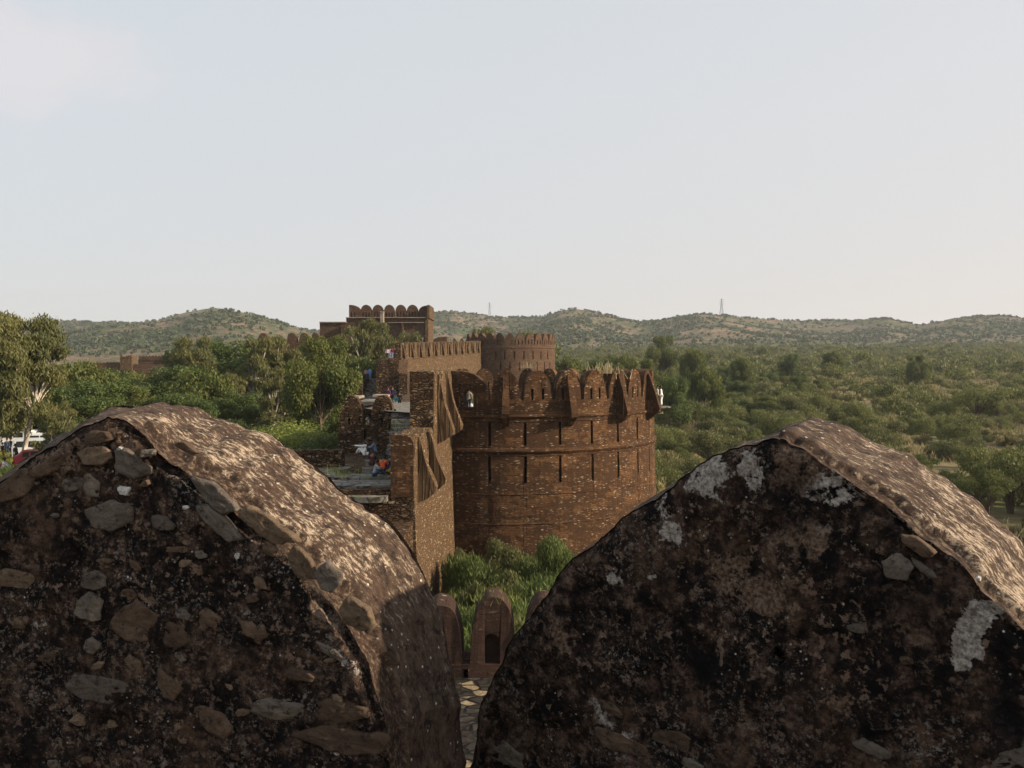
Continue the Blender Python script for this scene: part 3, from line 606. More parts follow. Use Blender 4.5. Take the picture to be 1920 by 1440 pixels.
# ---------------- inner parapet with two arched merlons
ip=empty('inner_parapet',(-10.5,62,4)); tag(ip,'short inner parapet with two round-topped merlons left of the steps','wall')
def fi(u,v,d): return Vector((u+10.5,d,v-4))
mb=MB(); colwall(mb,fi,lin(xat(634,62),xat(762,62),10),4,lambda u: 15.35 if u<-9.2 else 15.2,0,1.0,[(xat(682,62),xat(686,62),14.35,15.1,.6)]); mb.build('wall_base',M['masonry_rub'],ip)
for (pl,pr,tpz,sl) in ((635,681,17.5,[(652,656.5)]),(694,739,17.6,[(714,717.5)])):
    mb=MB(); a,b_=xat(pl,62),xat(pr,62); hs=[(xat(q0,62),xat(q1,62),15.45,15.95,None) for q0,q1 in sl]
    colwall(mb,fi,cosp(a,b_,18),15.2,archtop((a+b_)/2,b_-a,15.2,tpz-15.2,2.7,.5,.03,.06,seed=pl),.02,1.0,hs); mb.build('merlon',M['masonry_rub'],ip)
mb=MB()
mb.box(xat(650,63)+10.5,xat(672,63)+10.5,1.05,3.6,13.35,13.5,.03); mb.box(xat(698,63)+10.5,xat(722,63)+10.5,1.05,3.4,13.45,13.6,.03); mb.build('coping_slab',M['coping'],ip)
mb=MB(); mb.box(xat(668,66)+10.5,xat(702,66)+10.5,3.7,9,12.75,13.0,.02); mb.build('bridge_slab',M['slab'],ip)
# low boundary wall
lw=MB(); 
def fl(u,v,d): return Vector((u+11.5,d,v-6))
colwall(lw,fl,lin(-17,-10.7,24),6,lambda u:14.55+.10*noise.noise(Vector((u*2.5,1,0)))+.05*noise.noise(Vector((u*9,1,0))),0,.9); 
o=lw.build('low_wall',M['masonry_rub']); o.location=(-11.5,52,6); tag(o,'low rubble wall bordering the flagstone terrace','wall')
# ---------------- stair block (distance 110 m)
sb=empty('stair_tower',(-15,110,5)); tag(sb,'rubble stair tower beside the steep stone steps behind the curtain wall','wall')
def fs(u,v,d): return Vector((u+15,d,v-5))
mb=MB(); colwall(mb,fs,lin(xat(705,110),xat(748,110),10),5,lambda u:zat(675,110)+.12*noise.noise(Vector((u*2,0,0))),0,9); mb.build('block',M['masonry_rub'],sb)
mb=MB(); colwall(mb,fs,lin(xat(748.3,110),xat(764,110),6),5,lambda u:zat(700,110)+.12*noise.noise(Vector((u*2,0,0))),-.3,9); mb.build('buttress',M['masonry_rub'],sb)
mb=MB(); colwall(mb,fs,lin(xat(662,110),xat(680,110),6),5,lambda u:zat(718,110)-.5+1.0*smooth(xat(662,110),xat(675,110),u),0,9); mb.build('side_wall',M['masonry_rub'],sb)
mb=MB()
for k in range(11):
    z1=15.25+.235*(k+1); mb.box(xat(680.2,110)+15,xat(704.8,110)+15,.3+k*.42,9,z1-.235-5 if k else 0,z1-5,.012)
mb.build('steps',M['slab'],sb)
# upper platform behind
up=MB(); up.box(xat(706,119.2)+15,xat(752,119.2)+15,9.2,20,8,zat(674.5,122)-5); up.build('upper_platform',M['masonry_rub'],sb)
# ---------------- upper long wall
U0=Vector((xat(751,124),124,0)); U1=Vector((xat(903,171.5),171.5,0)); ud=(U1-U0).normalized(); un=Vector((ud.y,-ud.x,0)); UL=(U1-U0).length
uw=empty('upper_wall',(U0.x,U0.y,5)); tag(uw,'long sunlit wall with a row of narrow merlons climbing to the far bastion','wall')
def fu(u,v,d): 
    p=U0+ud*u-un*(d-.02*max(0,22-v)); return Vector((p.x-U0.x,p.y-U0.y,v-5))
ztop=lambda u: zat(643,124)+(zat(639,171.5)-zat(643,124))*(u/UL)
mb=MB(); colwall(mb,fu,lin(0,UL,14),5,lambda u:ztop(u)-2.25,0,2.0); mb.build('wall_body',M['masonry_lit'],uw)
mb=MB(); colwall(mb,fu,lin(0,UL,14),lambda u:ztop(u)-2.45,lambda u:ztop(u)-2.27,-.14,.0); mb.build('string_course',M['masonry_lit'],uw)
nm=24
for k in range(nm):
    c=(k+.5)*UL/nm; wd=UL/nm*.84; mb=MB(); zb=ztop(c)-2.22
    colwall(mb,fu,cosp(c-wd/2,c+wd/2,8),zb,archtop(c,wd,zb,2.2,2.6,.5,.02,.05,seed=k),.02,.95); mb.build('merlon',M['masonry_lit'],uw)
    if k%2==0:
        mb=MB(); poly=[(.05,zb+2.0),(-.1,zb+1.9),(-.45,zb+.1),(-.4,zb-.1),(.05,zb-.3)]; mb.prism(poly,lambda d,v,s_,c=c: fu(c+s_*.16,v,d),-1,1); mb.build('machicolation',M['masonry_lit'],uw)
mb=MB(); colwall(mb,lambda u,v,d: Vector((u,-.06+d,v-5)),lin(-.95,-.02,4),5,ztop(0)+.05,0,1.2); mb.build('wall_end',M['masonry_rub'],uw)
# battlements on the far side of the wall walk
bw=empty('rear_battlement',(xat(812,190),190,20)); tag(bw,'short dark battlement with pointed merlons behind the long sunlit wall','wall')
mb=MB(); colwall(mb,lambda u,v,d: Vector((u,d,v-20)),cosp(xat(812,190)-bw.location.x,xat(838,190)-bw.location.x,10),18,lambda u: zat(631,190)-1.0+1.0*math.sqrt(max(0,1-((u-xat(838,190)+bw.location.x)/3.2)**2)),0,6); mb.build('end_block',M['masonry_far'],bw)
for k in range(4):
    a,b_=xat(846+k*14,193)-bw.location.x,xat(858+k*14,193)-bw.location.x; mb=MB(); colwall(mb,lambda u,v,d: Vector((u,3+d,v-20)),cosp(a,b_,10),18,archtop((a+b_)/2,b_-a,24.2,1.7,1.7,.8,.05,.03,seed=k),0,.9,[((a+b_)/2-.14,(a+b_)/2+.14,23.6,24.6,.4)]); mb.build('merlon',M['masonry_far'],bw)
# ---------------- gate building
GY=172; gb=empty('gate_building',(xat(700,GY),GY,10)); tag(gb,'brown gatehouse with seven round merlons on its roof at the far end','building')
gx=gb.location.x
def fg(u,v,d): return Vector((u-gx,d,v-10))
X=lambda p: xat(p,GY); Z=lambda p: zat(p,GY)
mb=MB(); colwall(mb,fg,lin(X(600),X(798),20),10,Z(605),0,9,[(X(614.5),X(617),Z(612.5),Z(610),.5),(X(628),X(630.5),Z(612.5),Z(610),.5),(X(610),X(612.5),Z(631.5),Z(629),.5),(X(620),X(623),Z(631.5),Z(629),.5)]); mb.build('lower_block',M['masonry_far'],gb)
mb=MB(); mb.box(X(599.4)-gx,X(650)-gx,-.25,9,Z(605)-10+.01,Z(603.3)-10); mb.build('cornice',M['coping'],gb)
mb=MB(); mb.box(X(641)-gx,X(666)-gx,-.5,-.01,0,Z(611)-10); mb.build('pilaster',M['masonry_far'],gb)
mb=MB(); mb.box(X(648.5)-gx,X(796)-gx,.6,8.6,Z(605)-9.995,Z(596)-10); mb.build('upper_storey',M['masonry_far'],gb)
mb=MB(); mb.box(X(648)-gx,X(797)-gx,.3,8.8,Z(596)-9.995,Z(594.6)-10); mb.build('ledge',M['coping'],gb)
mb=MB(); mb.box(X(728)-gx,X(796)-gx,-.4,-.02,Z(605.5)-10,Z(604.2)-10); mb.build('lower_ledge',M['coping'],gb)
cs=[(653,675,'L'),(674.5,696,'C'),(696.5,718,'C'),(718.5,739,'C'),(740,761,'C'),(761.5,783.5,'C'),(784,802,'R')]
for a,b_,t in cs:
    mb=MB(); ua,ub=X(a)+.02,X(b_)-.02; z0=Z(594.6); h=Z(571)-z0
    if t=='C': tpf=archtop((ua+ub)/2,ub-ua,z0+h*.42,h*.58,2.2,.5,.02,.02,seed=a)
    elif t=='L': tpf=lambda u,ua=ua,ub=ub,z0=z0,h=h: z0+h*(.5+.5*math.sqrt(max(0,1-min(1,max(0,(u-ua)/(ub-ua)))**2.4)))
    else: tpf=lambda u,ua=ua,ub=ub,z0=z0,h=h: z0+h*(.45+.5*math.sqrt(max(0,1-min(1,max(0,(ub-u)/(ub-ua)))**2.4)))
    m_=(ua+ub)/2; hs=[(m_+s_*.62-.13,m_+s_*.62+.13,z0+.1,z0+1.05,.5) for s_ in (-1,0,1)] if t=='C' else [(m_-.13,m_+.13,z0+.1,z0+1.05,.5),(m_-.8,m_-.54,z0+.1,z0+1.05,.5)]
    colwall(mb,lambda u,v,d: Vector((u-gx,1.0+d,v-10)),cosp(ua,ub,16),z0+.01,tpf,0,.9,hs); mb.build('merlon',M['masonry_far'],gb)
mb=MB(); mb.box(X(798.05)-gx,X(803.5)-gx,-.3,10.5,0,Z(597)-10); mb.box(X(797.2)-gx,X(806)-gx,-.5,10.9,Z(597)-9.99,Z(595.6)-10); mb.box(X(800.6)-gx,X(805.3)-gx,.3,10,Z(595.6)-9.99,Z(571.5)-10); mb.build('side_tower',M['masonry_lit'],gb)
mb=MB(); mb.box(X(715.5)-gx,X(721)-gx,-1.4,-.05,Z(606)-10,Z(586)-10); mb.box(X(714.8)-gx,X(721.7)-gx,-1.55,-.03,Z(586)-9.99,Z(584.6)-10); mb.build('chimney_pier',M['coping'],gb)
mb=MB(); mb.box(X(754)-gx,X(757)-gx,-.5,-.03,Z(635)-10,Z(605.6)-10); mb.build('pier',M['masonry_lit'],gb)
mb=MB(); ua,ub=X(757),X(768); colwall(mb,fg,cosp(ua,ub,10),18,archtop((ua+ub)/2,ub-ua,Z(643),Z(628)-Z(643),2.4,.5),-2.2,-.6); mb.build('archway',M['masonry_lit'],gb)
# arched merlons left of the gate
lm=empty('left_battlement',(xat(575,160),160,15)); tag(lm,'brown battlement with three round merlons showing above the trees left of the gatehouse','wall')
lx=lm.location.x
mb=MB(); colwall(mb,lambda u,v,d: Vector((u-lx,d,v-15)),lin(xat(480,160),xat(602,160),8),12,zat(641,160),0,1.4); mb.build('wall_base',M['masonry_far'],lm)
for a,b_ in ((484,503),(538,557),(561,580),(582,600)):
    mb=MB(); ua,ub=xat(a,160),xat(b_,160); colwall(mb,lambda u,v,d: Vector((u-lx,d,v-15)),cosp(ua,ub,12),zat(641,160)+.01,archtop((ua+ub)/2,ub-ua,zat(641,160),zat(624.5,160)-zat(641,160),2.5,.5,.02,.04,seed=a),0,1.2); mb.build('merlon',M['masonry_far'],lm)
# ---------------- far wall on the left
fw=empty('distant_wall',(xat(250,230),230,15)); tag(fw,'distant dark fort wall with small merlons above the trees on the left','wall'); fx=fw.location.x
W=lambda p: xat(p,230); ZW=lambda p: zat(p,230)
def ff(u,v,d): return Vector((u-fx,d,v-15))
mb=MB(); colwall(mb,ff,lin(W(160),W(345),16),14,lambda u: ZW(683)+.15*noise.noise(Vector((u,3,0))),0,3); colwall(mb,ff,lin(W(250),W(345),8),14,lambda u:ZW(675),3.1,6); mb.build('wall_body',M['masonry_far'],fw)
k=0
for a in range(168,226,6):
    mb=MB(); ua,ub=W(a),W(a+5.2); colwall(mb,ff,cosp(ua,ub,6),ZW(683)-.2,archtop((ua+ub)/2,ub-ua,ZW(683)-.2,ZW(679)-ZW(683)+.2,2.3,.5,.02,.03,seed=a),.1,.9); mb.build('merlon',M['masonry_far'],fw)
mb=MB(); 
for a,b_,zt in ((227,232,666.5),(232,238,669),(238,243,667),(243,249,666)): colwall(mb,ff,cosp(W(a),W(b_),6),18,ZW(zt),-.6,2.5,[((W(a)+W(b_))/2-.14,(W(a)+W(b_))/2+.14,ZW(674),ZW(671),.5)])
mb.build('watch_turret',M['masonry_lit'],fw)
for a in range(251,306,6):
    mb=MB(); ua,ub=W(a),W(a+5.4); colwall(mb,ff,cosp(ua,ub,6),ZW(675)-.1,archtop((ua+ub)/2,ub-ua,ZW(675)-.1,ZW(665.5)-ZW(675),2.3,.5,.02,.03,seed=a),3.0,3.9); mb.build('merlon',M['masonry_far'],fw)
mb=MB(); colwall(mb,ff,cosp(W(314),W(345),14),18,archtop(W(330),W(348)-W(312),ZW(668),1.4,2.4,.5),1.5,4); mb.build('end_bastion',M['masonry_far'],fw)
# ---------------- lower gallery seen through the gap
lg=empty('gallery_parapet',(-.8,22,6)); tag(lg,'low transverse parapet with reddish round-topped merlons seen through the gap between the foreground merlons','wall')
def fgal(u,v,d): return Vector((u+.8,d,v-6))
G=lambda p: xat(p,22); GZ=lambda p: zat(p,22)
M['masonry_red']=masonry('shaded_reddish_masonry',c1=(.065,.037,.026),c2=(.115,.064,.042),plaster=(.058,.034,.025),cover=.8,palef=.5,dark=.6)  # reddish stone, colour darkened to paint the shade over the gallery
mb=MB(); colwall(mb,fgal,lin(G(690),G(1080),12),6,GZ(1246),0,1.05,[(G(867.5),G(876.5),GZ(1272),GZ(1254),None)]); mb.build('wall_base',M['masonry_red'],lg)
for a,b_,t,sl in ((690,770,1140,None),(778,866,1136,None),(880,968,1124,(909,938)),(980,1068,1130,None)):
    mb=MB(); ua,ub=G(a),G(b_); hs=[]
    if sl:
        ws=lin(G(sl[0]),G(sl[1]),8)
        for p,q in zip(ws[:-1],ws[1:]): m=((p+q)/2-ws[0])/(ws[-1]-ws[0])*2-1; hs.append((p,q,GZ(1246)+.01,GZ(1202)+.18*math.sqrt(1-m*m),.35))
    colwall(mb,fgal,cosp(ua,ub,22),GZ(1246)+.003,archtop((ua+ub)/2,ub-ua,GZ(1246),GZ(t)-GZ(1246),2.7,.47,.02,.03,seed=a),.02,1.05,hs); mb.build('merlon',M['masonry_red'],lg)
mb=MB(); mb.box(G(690)+.8,G(866)+.8,-20,-.02,4.8,5.62); mb.box(G(866)+.81,G(1080)+.8,-20,-.03,4.8,5.6); o=mb.build('walkway',rubble('worn_floor_stone',(.035,.030,.026),(.085,.075,.065),(.012,.010,.008),2.2,3.2,.03),lg)
# ================================================================== terrain
def sm(a,b,x):
    t=np.clip((x-a)/(b-a),0,1); return t*t*(3-2*t)
def gz(x,y):
    x=np.asarray(x,float); y=np.asarray(y,float); r=x/np.maximum(y,1)
    right=4.6+np.maximum(0,y-105)*(.0355+.006*np.clip((r-.12)/.45,0,1))*sm(-.08,.08,r)
    left=10.4+np.maximum(0,y-140)*.012
    w1=sm(-.14,-.02,r); w2=sm(-11,-7,x); w=np.where(y<70,w2,np.where(y<110,w2+(w1-w2)*(y-70)/40,w1))
    near=sm(60,25,y)*1.2
    z=left*(1-w)+(right+near)*w
    return z+.35*np.sin(x*.07+1)*np.cos(y*.05)+.25*np.sin(x*.19+y*.13)
RID=[(-500,610),(-200,604),(0,600),(60,599),(130,601),(200,605),(255,606),(300,603),(350,592),(395,583),(420,581),(450,585),(480,593),(520,604),(560,617),(600,622),(660,622),(720,612),(780,596),(820,587),(850,583),(880,584),(920,589),(960,592),(990,590),(1020,588),(1045,580),(1070,575),(1100,579),(1130,587),(1170,598),(1200,603),(1240,601),(1265,594),(1310,586),(1340,587),(1390,593),(1450,598),(1500,600),(1560,602),(1620,604),(1660,605),(1690,612),(1722,617),(1750,610),(1790,600),(1830,596),(1880,597),(1920,600),(2100,596),(2500,600)]
rx_=np.array([p[0] for p in RID],float); ry_=np.array([p[1] for p in RID],float)
def hill(x,y):
    "height of the terrain including the ridges"
    x=np.asarray(x,float); y=np.asarray(y,float); px=960+F*x/np.maximum(y,1)
    base=gz(x,np.minimum(y,900.))
    def ridge(h,dist,front,backw):
        up=np.clip((y-front)/(dist-front),0,1)**1.15; dn=np.clip(1-(y-dist)/backw,0,1); return base+(h-base)*np.where(y<dist,up,dn)
    rd=1500.; h1=20+(682-np.interp(px,rx_,ry_))/F*rd
    z=ridge(h1,rd,860,900)
    # nearer hill on the left
    nx=[-600,-100,60,100,140,180,255,300,350,395,420,450,480,520,560,600,650,700]; ny=[640,640,636,628,618,611,606,602,591,582,580,584,592,604,617,630,650,670]
    h2=20+(682-np.interp(px,nx,ny))/F*1000.; z2=base+(h2-base)*np.where(y<1000,np.clip((y-620)/380,0,1)**1.1,np.clip(1-(y-1000)/260,0,1))
    z=np.where(px<720,np.maximum(z,z2),z)
    return z
_tab=None
def fbm(x,y,s,oct=5,seed=0):
    "cheap value-noise fbm, vectorised"
    out=np.zeros_like(x,dtype=float); amp=1; tot=0
    rg=np.random.RandomState(seed); T=rg.rand(256,256)
    for o in range(oct):
        u=x*s+o*17.3; v=y*s+o*9.1; i=np.floor(u).astype(int); j=np.floor(v).astype(int); fu=u-i; fv=v-j; fu=fu*fu*(3-2*fu); fv=fv*fv*(3-2*fv)
        a=T[i%256,j%256]; b=T[(i+1)%256,j%256]; c=T[i%256,(j+1)%256]; d=T[(i+1)%256,(j+1)%256]
        out+=amp*((a*(1-fu)+b*fu)*(1-fv)+(c*(1-fu)+d*fu)*fv-.5); tot+=amp; amp*=.5; s*=2.03
    return out/tot*2
def hillz(x,y):
    z=hill(x,y); k=np.clip((y-620)/300,0,1)
    gul=fbm(x,y,.0045,6,3); near=np.exp(-((y-1500)/60)**2)*.75+np.exp(-((y-1000)/40)**2)*.6*(x<-150)
    h=np.maximum(0,z-gz(x,np.minimum(y,900.)))
    return z+gul*k*(1-np.clip(near,0,.9))*(4+h*.42)
def sheet(name,X,Y,Z,mat):
    ny,nx=X.shape; V=np.stack([X,Y,Z],-1).reshape(-1,3); i=np.arange(ny-1)[:,None]*nx+np.arange(nx-1)[None,:]
    Q=np.stack([i,i+1,i+1+nx,i+nx],-1).reshape(-1,4); me=npmesh(name,V,Q); me.polygons.foreach_set('use_smooth',np.ones(len(Q),bool)); o=link(name,me,None,mat); tag(o,kind='structure'); return o
def npmesh(name,V,Q):
    me=bpy.data.meshes.new(name); V=np.asarray(V,np.float32).reshape(-1,3); Q=np.asarray(Q,np.int32); n=len(Q)
    me.vertices.add(len(V)); me.vertices.foreach_set('co',V.ravel()); me.loops.add(Q.size); me.loops.foreach_set('vertex_index',Q.ravel())
    me.polygons.add(n); me.polygons.foreach_set('loop_start',np.arange(n,dtype=np.int32)*Q.shape[1]); me.update(calc_edges=True); return me
def groundmat():
    b=NB('dry_scrub_ground'); P=b.pos(); n=b.noise(P,.06,7,.65); n2=b.noise(P,.8,6,.7)
    c=b.ramp(b.math('ADD',b.math('MULTIPLY',n,.6),b.math('MULTIPLY',n2,.4)),[(.38,(.055,.065,.022)),(.50,(.13,.12,.052)),(.58,(.20,.145,.085)),(.68,(.25,.165,.11))])
    sx=b.n('ShaderNodeSeparateXYZ',{0:P}); lawn=b.math('MULTIPLY',b.math('LESS_THAN',sx.outputs[0],-20),b.math('LESS_THAN',sx.outputs[1],140))
    c=b.mix(b.math('MULTIPLY',lawn,.75),c,b.mix(n2,(.075,.095,.025),(.15,.145,.05)))
    b.bsdf(c,.95,b.bump(n2,.6,.3),spec=.1); return b.m
def hillmat():
    b=NB('scrubby_hillside'); P=b.pos(); n=b.noise(P,.012,8,.62); n2=b.noise(P,.09,8,.72); v=b.vor(P,.16)
    t=b.math('ADD',b.math('MULTIPLY',n,.45),b.math('MULTIPLY',n2,.55))
    c=b.ramp(t,[(.42,(.045,.060,.028)),(.485,(.085,.088,.045)),(.53,(.145,.108,.073)),(.63,(.25,.17,.118))])
    c=b.mix(b.ramp(v.outputs['Distance'],[(.18,.85),(.42,0)]),c,(.035,.055,.02))
    b.bsdf(c,.95,b.bump(n2,.8,3.0),spec=.05); return b.m
M['ground']=groundmat(); M['hill']=hillmat()
xs=np.r_[np.linspace(-900,-120,60),np.linspace(-115,115,116),np.linspace(120,900,60)]; ys=np.r_[np.linspace(-60,150,106),np.linspace(155,900,100)]
X,Y=np.meshgrid(xs,ys); Z=np.where(Y>620,np.minimum(gz(X,Y),hillz(X,Y)),gz(X,Y)); sheet('ground',X,Y,Z-np.where(Y>600,(Y-600)*.01,0),M['ground'])
az=np.linspace(-.95,.95,620); dd=np.r_[np.linspace(600,1650,230),np.linspace(1660,3600,60)]
Dg,Ag=np.meshgrid(dd,az,indexing='ij'); X=Dg*Ag; Y=Dg; sheet('hills',X,Y,hillz(X,Y)-.3*np.clip((860-Y)/100,0,1),M['hill'])
# ================================================================== foliage
def leafmat(name,a,c,tr=.35,scale=.25):
    b=NB(name); g=b.geo(); P=g.outputs['Position']; r=g.outputs['Random Per Island']
    n=b.noise(P,scale,3); t=b.math('ADD',b.math('MULTIPLY',r,.5),b.math('MULTIPLY',b.ramp(n,[(.35,0),(.65,1)]),.5))
    col=b.mix(t,a,c)
    d=b.n('ShaderNodeBsdfPrincipled',{'Base Color':col,'Roughness':.6,'Specular IOR Level':.25}); tl=b.n('ShaderNodeBsdfTranslucent',{'Color':col})
    m=b.n('ShaderNodeMixShader',{0:tr,1:d.outputs[0],2:tl.outputs[0]}); b.t.links.new(m.outputs[0],b.out.inputs['Surface']); return b.m
M['euc']=leafmat('eucalyptus_leaf',(.072,.088,.032),(.175,.160,.052))
M['broad']=leafmat('broad_leaf',(.050,.074,.018),(.150,.160,.036))
M['green']=leafmat('dense_green_leaf',(.042,.070,.018),(.105,.138,.033))
M['scrub']=leafmat('scrub_leaf',(.068,.086,.026),(.175,.180,.055),scale=.07)
M['scrub2']=leafmat('olive_scrub_leaf',(.075,.085,.032),(.17,.165,.06),scale=.07)
M['straw']=leafmat('straw_bush_leaf',(.17,.155,.065),(.33,.28,.13),scale=.1)
M['dry']=leafmat('dry_grass_blade',(.26,.21,.11),(.42,.34,.19),scale=.1)
M['yel']=leafmat('yellow_green_leaf',(.12,.155,.028),(.27,.29,.06),scale=.8)
M['moat']=leafmat('feathery_green_leaf',(.050,.080,.022),(.135,.165,.045),scale=.6)
M['hillscrub']=leafmat('hill_scrub_leaf',(.032,.050,.022),(.075,.095,.04),tr=.15,scale=.03)
def barkm(name,a,c):
    b=NB(name); P=b.obj(); n=b.noise(b.vmul(P,(3,3,.8)),2.2,6,.6); b.bsdf(b.ramp(n,[(.35,a),(.65,c)]),.85,b.bump(n,.5,.03)); return b.m
M['bark_w']=barkm('pale_bark',(.22,.17,.13),(.62,.57,.50)); M['bark']=barkm('brown_bark',(.06,.042,.03),(.15,.11,.08))
def leaves(cent,rad,n,size,rs,asp=1.0,droop=0,shell=.55,up=.3,zs=.75):
    cent=np.asarray(cent,float); rad=np.asarray(rad,float); p=rad**2/np.sum(rad**2); k=rs.choice(len(cent),n,p=p)
    d=rs.normal(size=(n,3)); d/=np.linalg.norm(d,axis=1)[:,None]; rr=(shell+(1-shell)*rs.rand(n))**.8; rr*=1+.15*rs.normal(size=n)
    sc=np.stack([rad[k],rad[k],rad[k]*zs],1); c=cent[k]+d*rr[:,None]*sc
    if droop: c[:,2]-=droop*rs.rand(n)*np.linalg.norm((c-cent[k])[:,:2],axis=1)
    nr=d*.7+rs.normal(size=(n,3))*.55; nr[:,2]+=up; nr/=np.linalg.norm(nr,axis=1)[:,None]
    t=np.cross(nr,rs.normal(size=(n,3))); t/=np.linalg.norm(t,axis=1)[:,None]; 
    if droop: t=t*.5+np.array([0,0,-.8]); t/=np.linalg.norm(t,axis=1)[:,None]
    b=np.cross(nr,t); b/=np.maximum(1e-6,np.linalg.norm(b,axis=1))[:,None]
    s=size*(.6+.8*rs.rand(n))[:,None]; L=s*.5*asp; Wd=s*.5/max(1,asp**.3)*(.55)
    return np.stack([c-t*L,c+b*Wd,c+t*L,c-b*Wd],1)
def leafmesh(name,Q):
    n=len(Q); return npmesh(name,Q.reshape(-1,3),np.arange(4*n).reshape(n,4))
def skeleton(h,cr,rs,kind):
    """returns list of (pts,rad) branches and clump centres+radii; base at origin"""
    br=[];C=[];Rr=[]
    if kind=='bush':
        for i in range(rs.randint(8,13)):
            a=rs.rand()*6.28; t=rs.rand()**.6*cr*.85; p=np.array([math.cos(a)*t,math.sin(a)*t,h*(.22+.55*rs.rand()*(1-t/cr*.5))]); C.append(p); Rr.append(cr*rs.uniform(.2,.42)); br.append(([np.array([0,0,-.3]),p*np.array([.4,.4,.5]),p],[.09,.06,.025]))
        C.append([0,0,h*.5]); Rr.append(cr*.45); return br,C,Rr
    if kind=='acacia': # flat-topped
        for i in range(rs.randint(9,13)):
            a=rs.rand()*6.28; t=rs.rand()**.5*cr; p=np.array([math.cos(a)*t,math.sin(a)*t,h*(.72+.2*rs.rand())-.10*h*(t/cr)]); C.append(p); Rr.append(cr*rs.uniform(.22,.38)); br.append(([np.array([0,0,-.5]),np.array([p[0]*.15,p[1]*.15,h*.35]),p],[.17,.12,.03]))
        return br,C,Rr
    lean=rs.normal(size=2)*.05*h; th=h*(.42 if kind=='euc' else .33); top=np.array([lean[0],lean[1],th])
    r0=(.015 if kind=='euc' else .024)*h; br.append(([np.array([0,0,-.6]),top*.5+np.r_[rs.normal(size=2)*.1,0],top],[r0*1.25,r0,r0*.8]))
    nl=rs.randint(5,8)
    for i in range(nl):
        a=i*6.28/nl+rs.rand()*.9; st=top*(rs.uniform(.6,1.0)); ln=(h-st[2])
        if kind=='euc':
            e=np.array([math.cos(a)*cr*rs.uniform(.35,.8),math.sin(a)*cr*rs.uniform(.35,.8),st[2]+ln*rs.uniform(.25,.85)])
        else:
            e=np.array([math.cos(a)*cr*rs.uniform(.4,.78),math.sin(a)*cr*rs.uniform(.4,.78),st[2]+ln*rs.uniform(.25,.75)])
        mid=(st+e)/2+rs.normal(size=3)*.06*h; br.append(([st,mid,e],[r0*.62,r0*.42,r0*.22]))
        for j in range(rs.randint(3,6)):
            s0=mid+(e-mid)*rs.rand(); o=rs.normal(size=3); o/=np.linalg.norm(o); o[2]=abs(o[2])*.8+(.1 if kind=='euc' else -.1); e2=s0+o*cr*rs.uniform(.25,.5)
            e2[2]=min(e2[2],h); br.append(([s0,(s0+e2)/2+rs.normal(size=3)*.05,e2],[r0*.3,r0*.2,r0*.08])); C.append(e2); Rr.append(cr*rs.uniform(.17,.33)); C.append((s0+e2)/2); Rr.append(cr*rs.uniform(.14,.24))
        C.append(e); Rr.append(cr*rs.uniform(.22,.36))
    for j in range(4):
        e=np.array([rs.normal()*cr*.25,rs.normal()*cr*.25,h*rs.uniform(.82,.97)]); br.append(([top,(top+e)/2+rs.normal(size=3)*.1,e],[r0*.5,r0*.3,r0*.1])); C.append(e); Rr.append(cr*rs.uniform(.2,.34))
    if kind=='euc':
        for j in range(34):
            a=rs.rand()*6.28; q=rs.uniform(.24,.8); t=cr*rs.uniform(.45,.9)*(1.15-.5*q); e=np.array([math.cos(a)*t,math.sin(a)*t,h*q]); C.append(e); Rr.append(cr*rs.uniform(.15,.3)); s0=top*.8; br.append(([s0,(s0+e)/2+np.array([0,0,.3]),e],[r0*.3,r0*.18,r0*.06]))
    if kind=='broad':
        for j in range(10):
            a=rs.rand()*6.28; C.append([math.cos(a)*cr*.75,math.sin(a)*cr*.75,h*rs.uniform(.28,.55)]); Rr.append(cr*rs.uniform(.2,.34))
    return br,C,Rr
PROTO={}
def proto(key,kind,h,cr,nleaf,size,seed,lm,bm,asp=1.0,droop=0,shell=.55):
    rs=np.random.RandomState(seed); br,C,Rr=skeleton(h,cr,rs,kind); mb=MB()
    for p,r in br: mb.tube([tuple(q) for q in p],r,5,False)
    L=leaves(C,Rr,nleaf,size,rs,asp,droop,shell); PROTO[key]=(mb,L,lm,bm,h)
    return key
_used={}
def plant(key,loc,name,label,cat,group=None,s=1.0,rz=0.0,sz=None,tilt=None):
    if key not in _used:
        mb,L,lm,bm,h=PROTO[key]; root=empty(name)
        mb.build('trunk' if cat=='tree' else 'stems',M[bm],root); link('crown' if cat=='tree' else 'foliage',leafmesh('foliage',L),root,M[lm]); _used[key]=root
        c=root
    else: c=copy_tree(_used[key]); c.name=name
    c.location=loc; c.rotation_euler=(tilt[0] if tilt else 0,tilt[1] if tilt else 0,rz); c.scale=(s,s,sz or s)
    for k in ('group',): 
        if k in c: del c[k]
    tag(c,label,cat,group); return c
proto('e1','euc',14,4.6,52000,.22,11,'euc','bark_w',1.7,.5,.25); proto('e2','euc',12,3.4,26000,.22,12,'euc','bark_w',1.7,.6,.25); proto('e3','euc',11,2.6,18000,.22,14,'euc','bark_w',1.8,.7,.25)
proto('b1','broad',9,5.0,34000,.27,21,'broad','bark',1.0,0,.6); proto('b2','broad',8,4.4,24000,.26,22,'green','bark',1.0,0,.6); proto('b3','broad',7,4.0,20000,.25,23,'broad','bark',1.1,.1,.5)
proto('y1','bush',3.2,4.5,26000,.13,31,'yel','bark',1.3,0,.4); proto('g1','bush',3.2,3.0,16000,.15,32,'green','bark',1.1,0,.5)
proto('m1','bush',4.5,2.9,30000,.11,41,'moat','bark',2.2,.15,.15); proto('m2','bush',5.2,2.6,28000,.11,42,'moat','bark',2.4,.2,.15); proto('m3','bush',3.6,2.4,26000,.09,43,'green','bark',1.3,.1,.35); proto('m4','bush',4.8,2.3,26000,.10,44,'scrub2','bark',1.8,.3,.3)
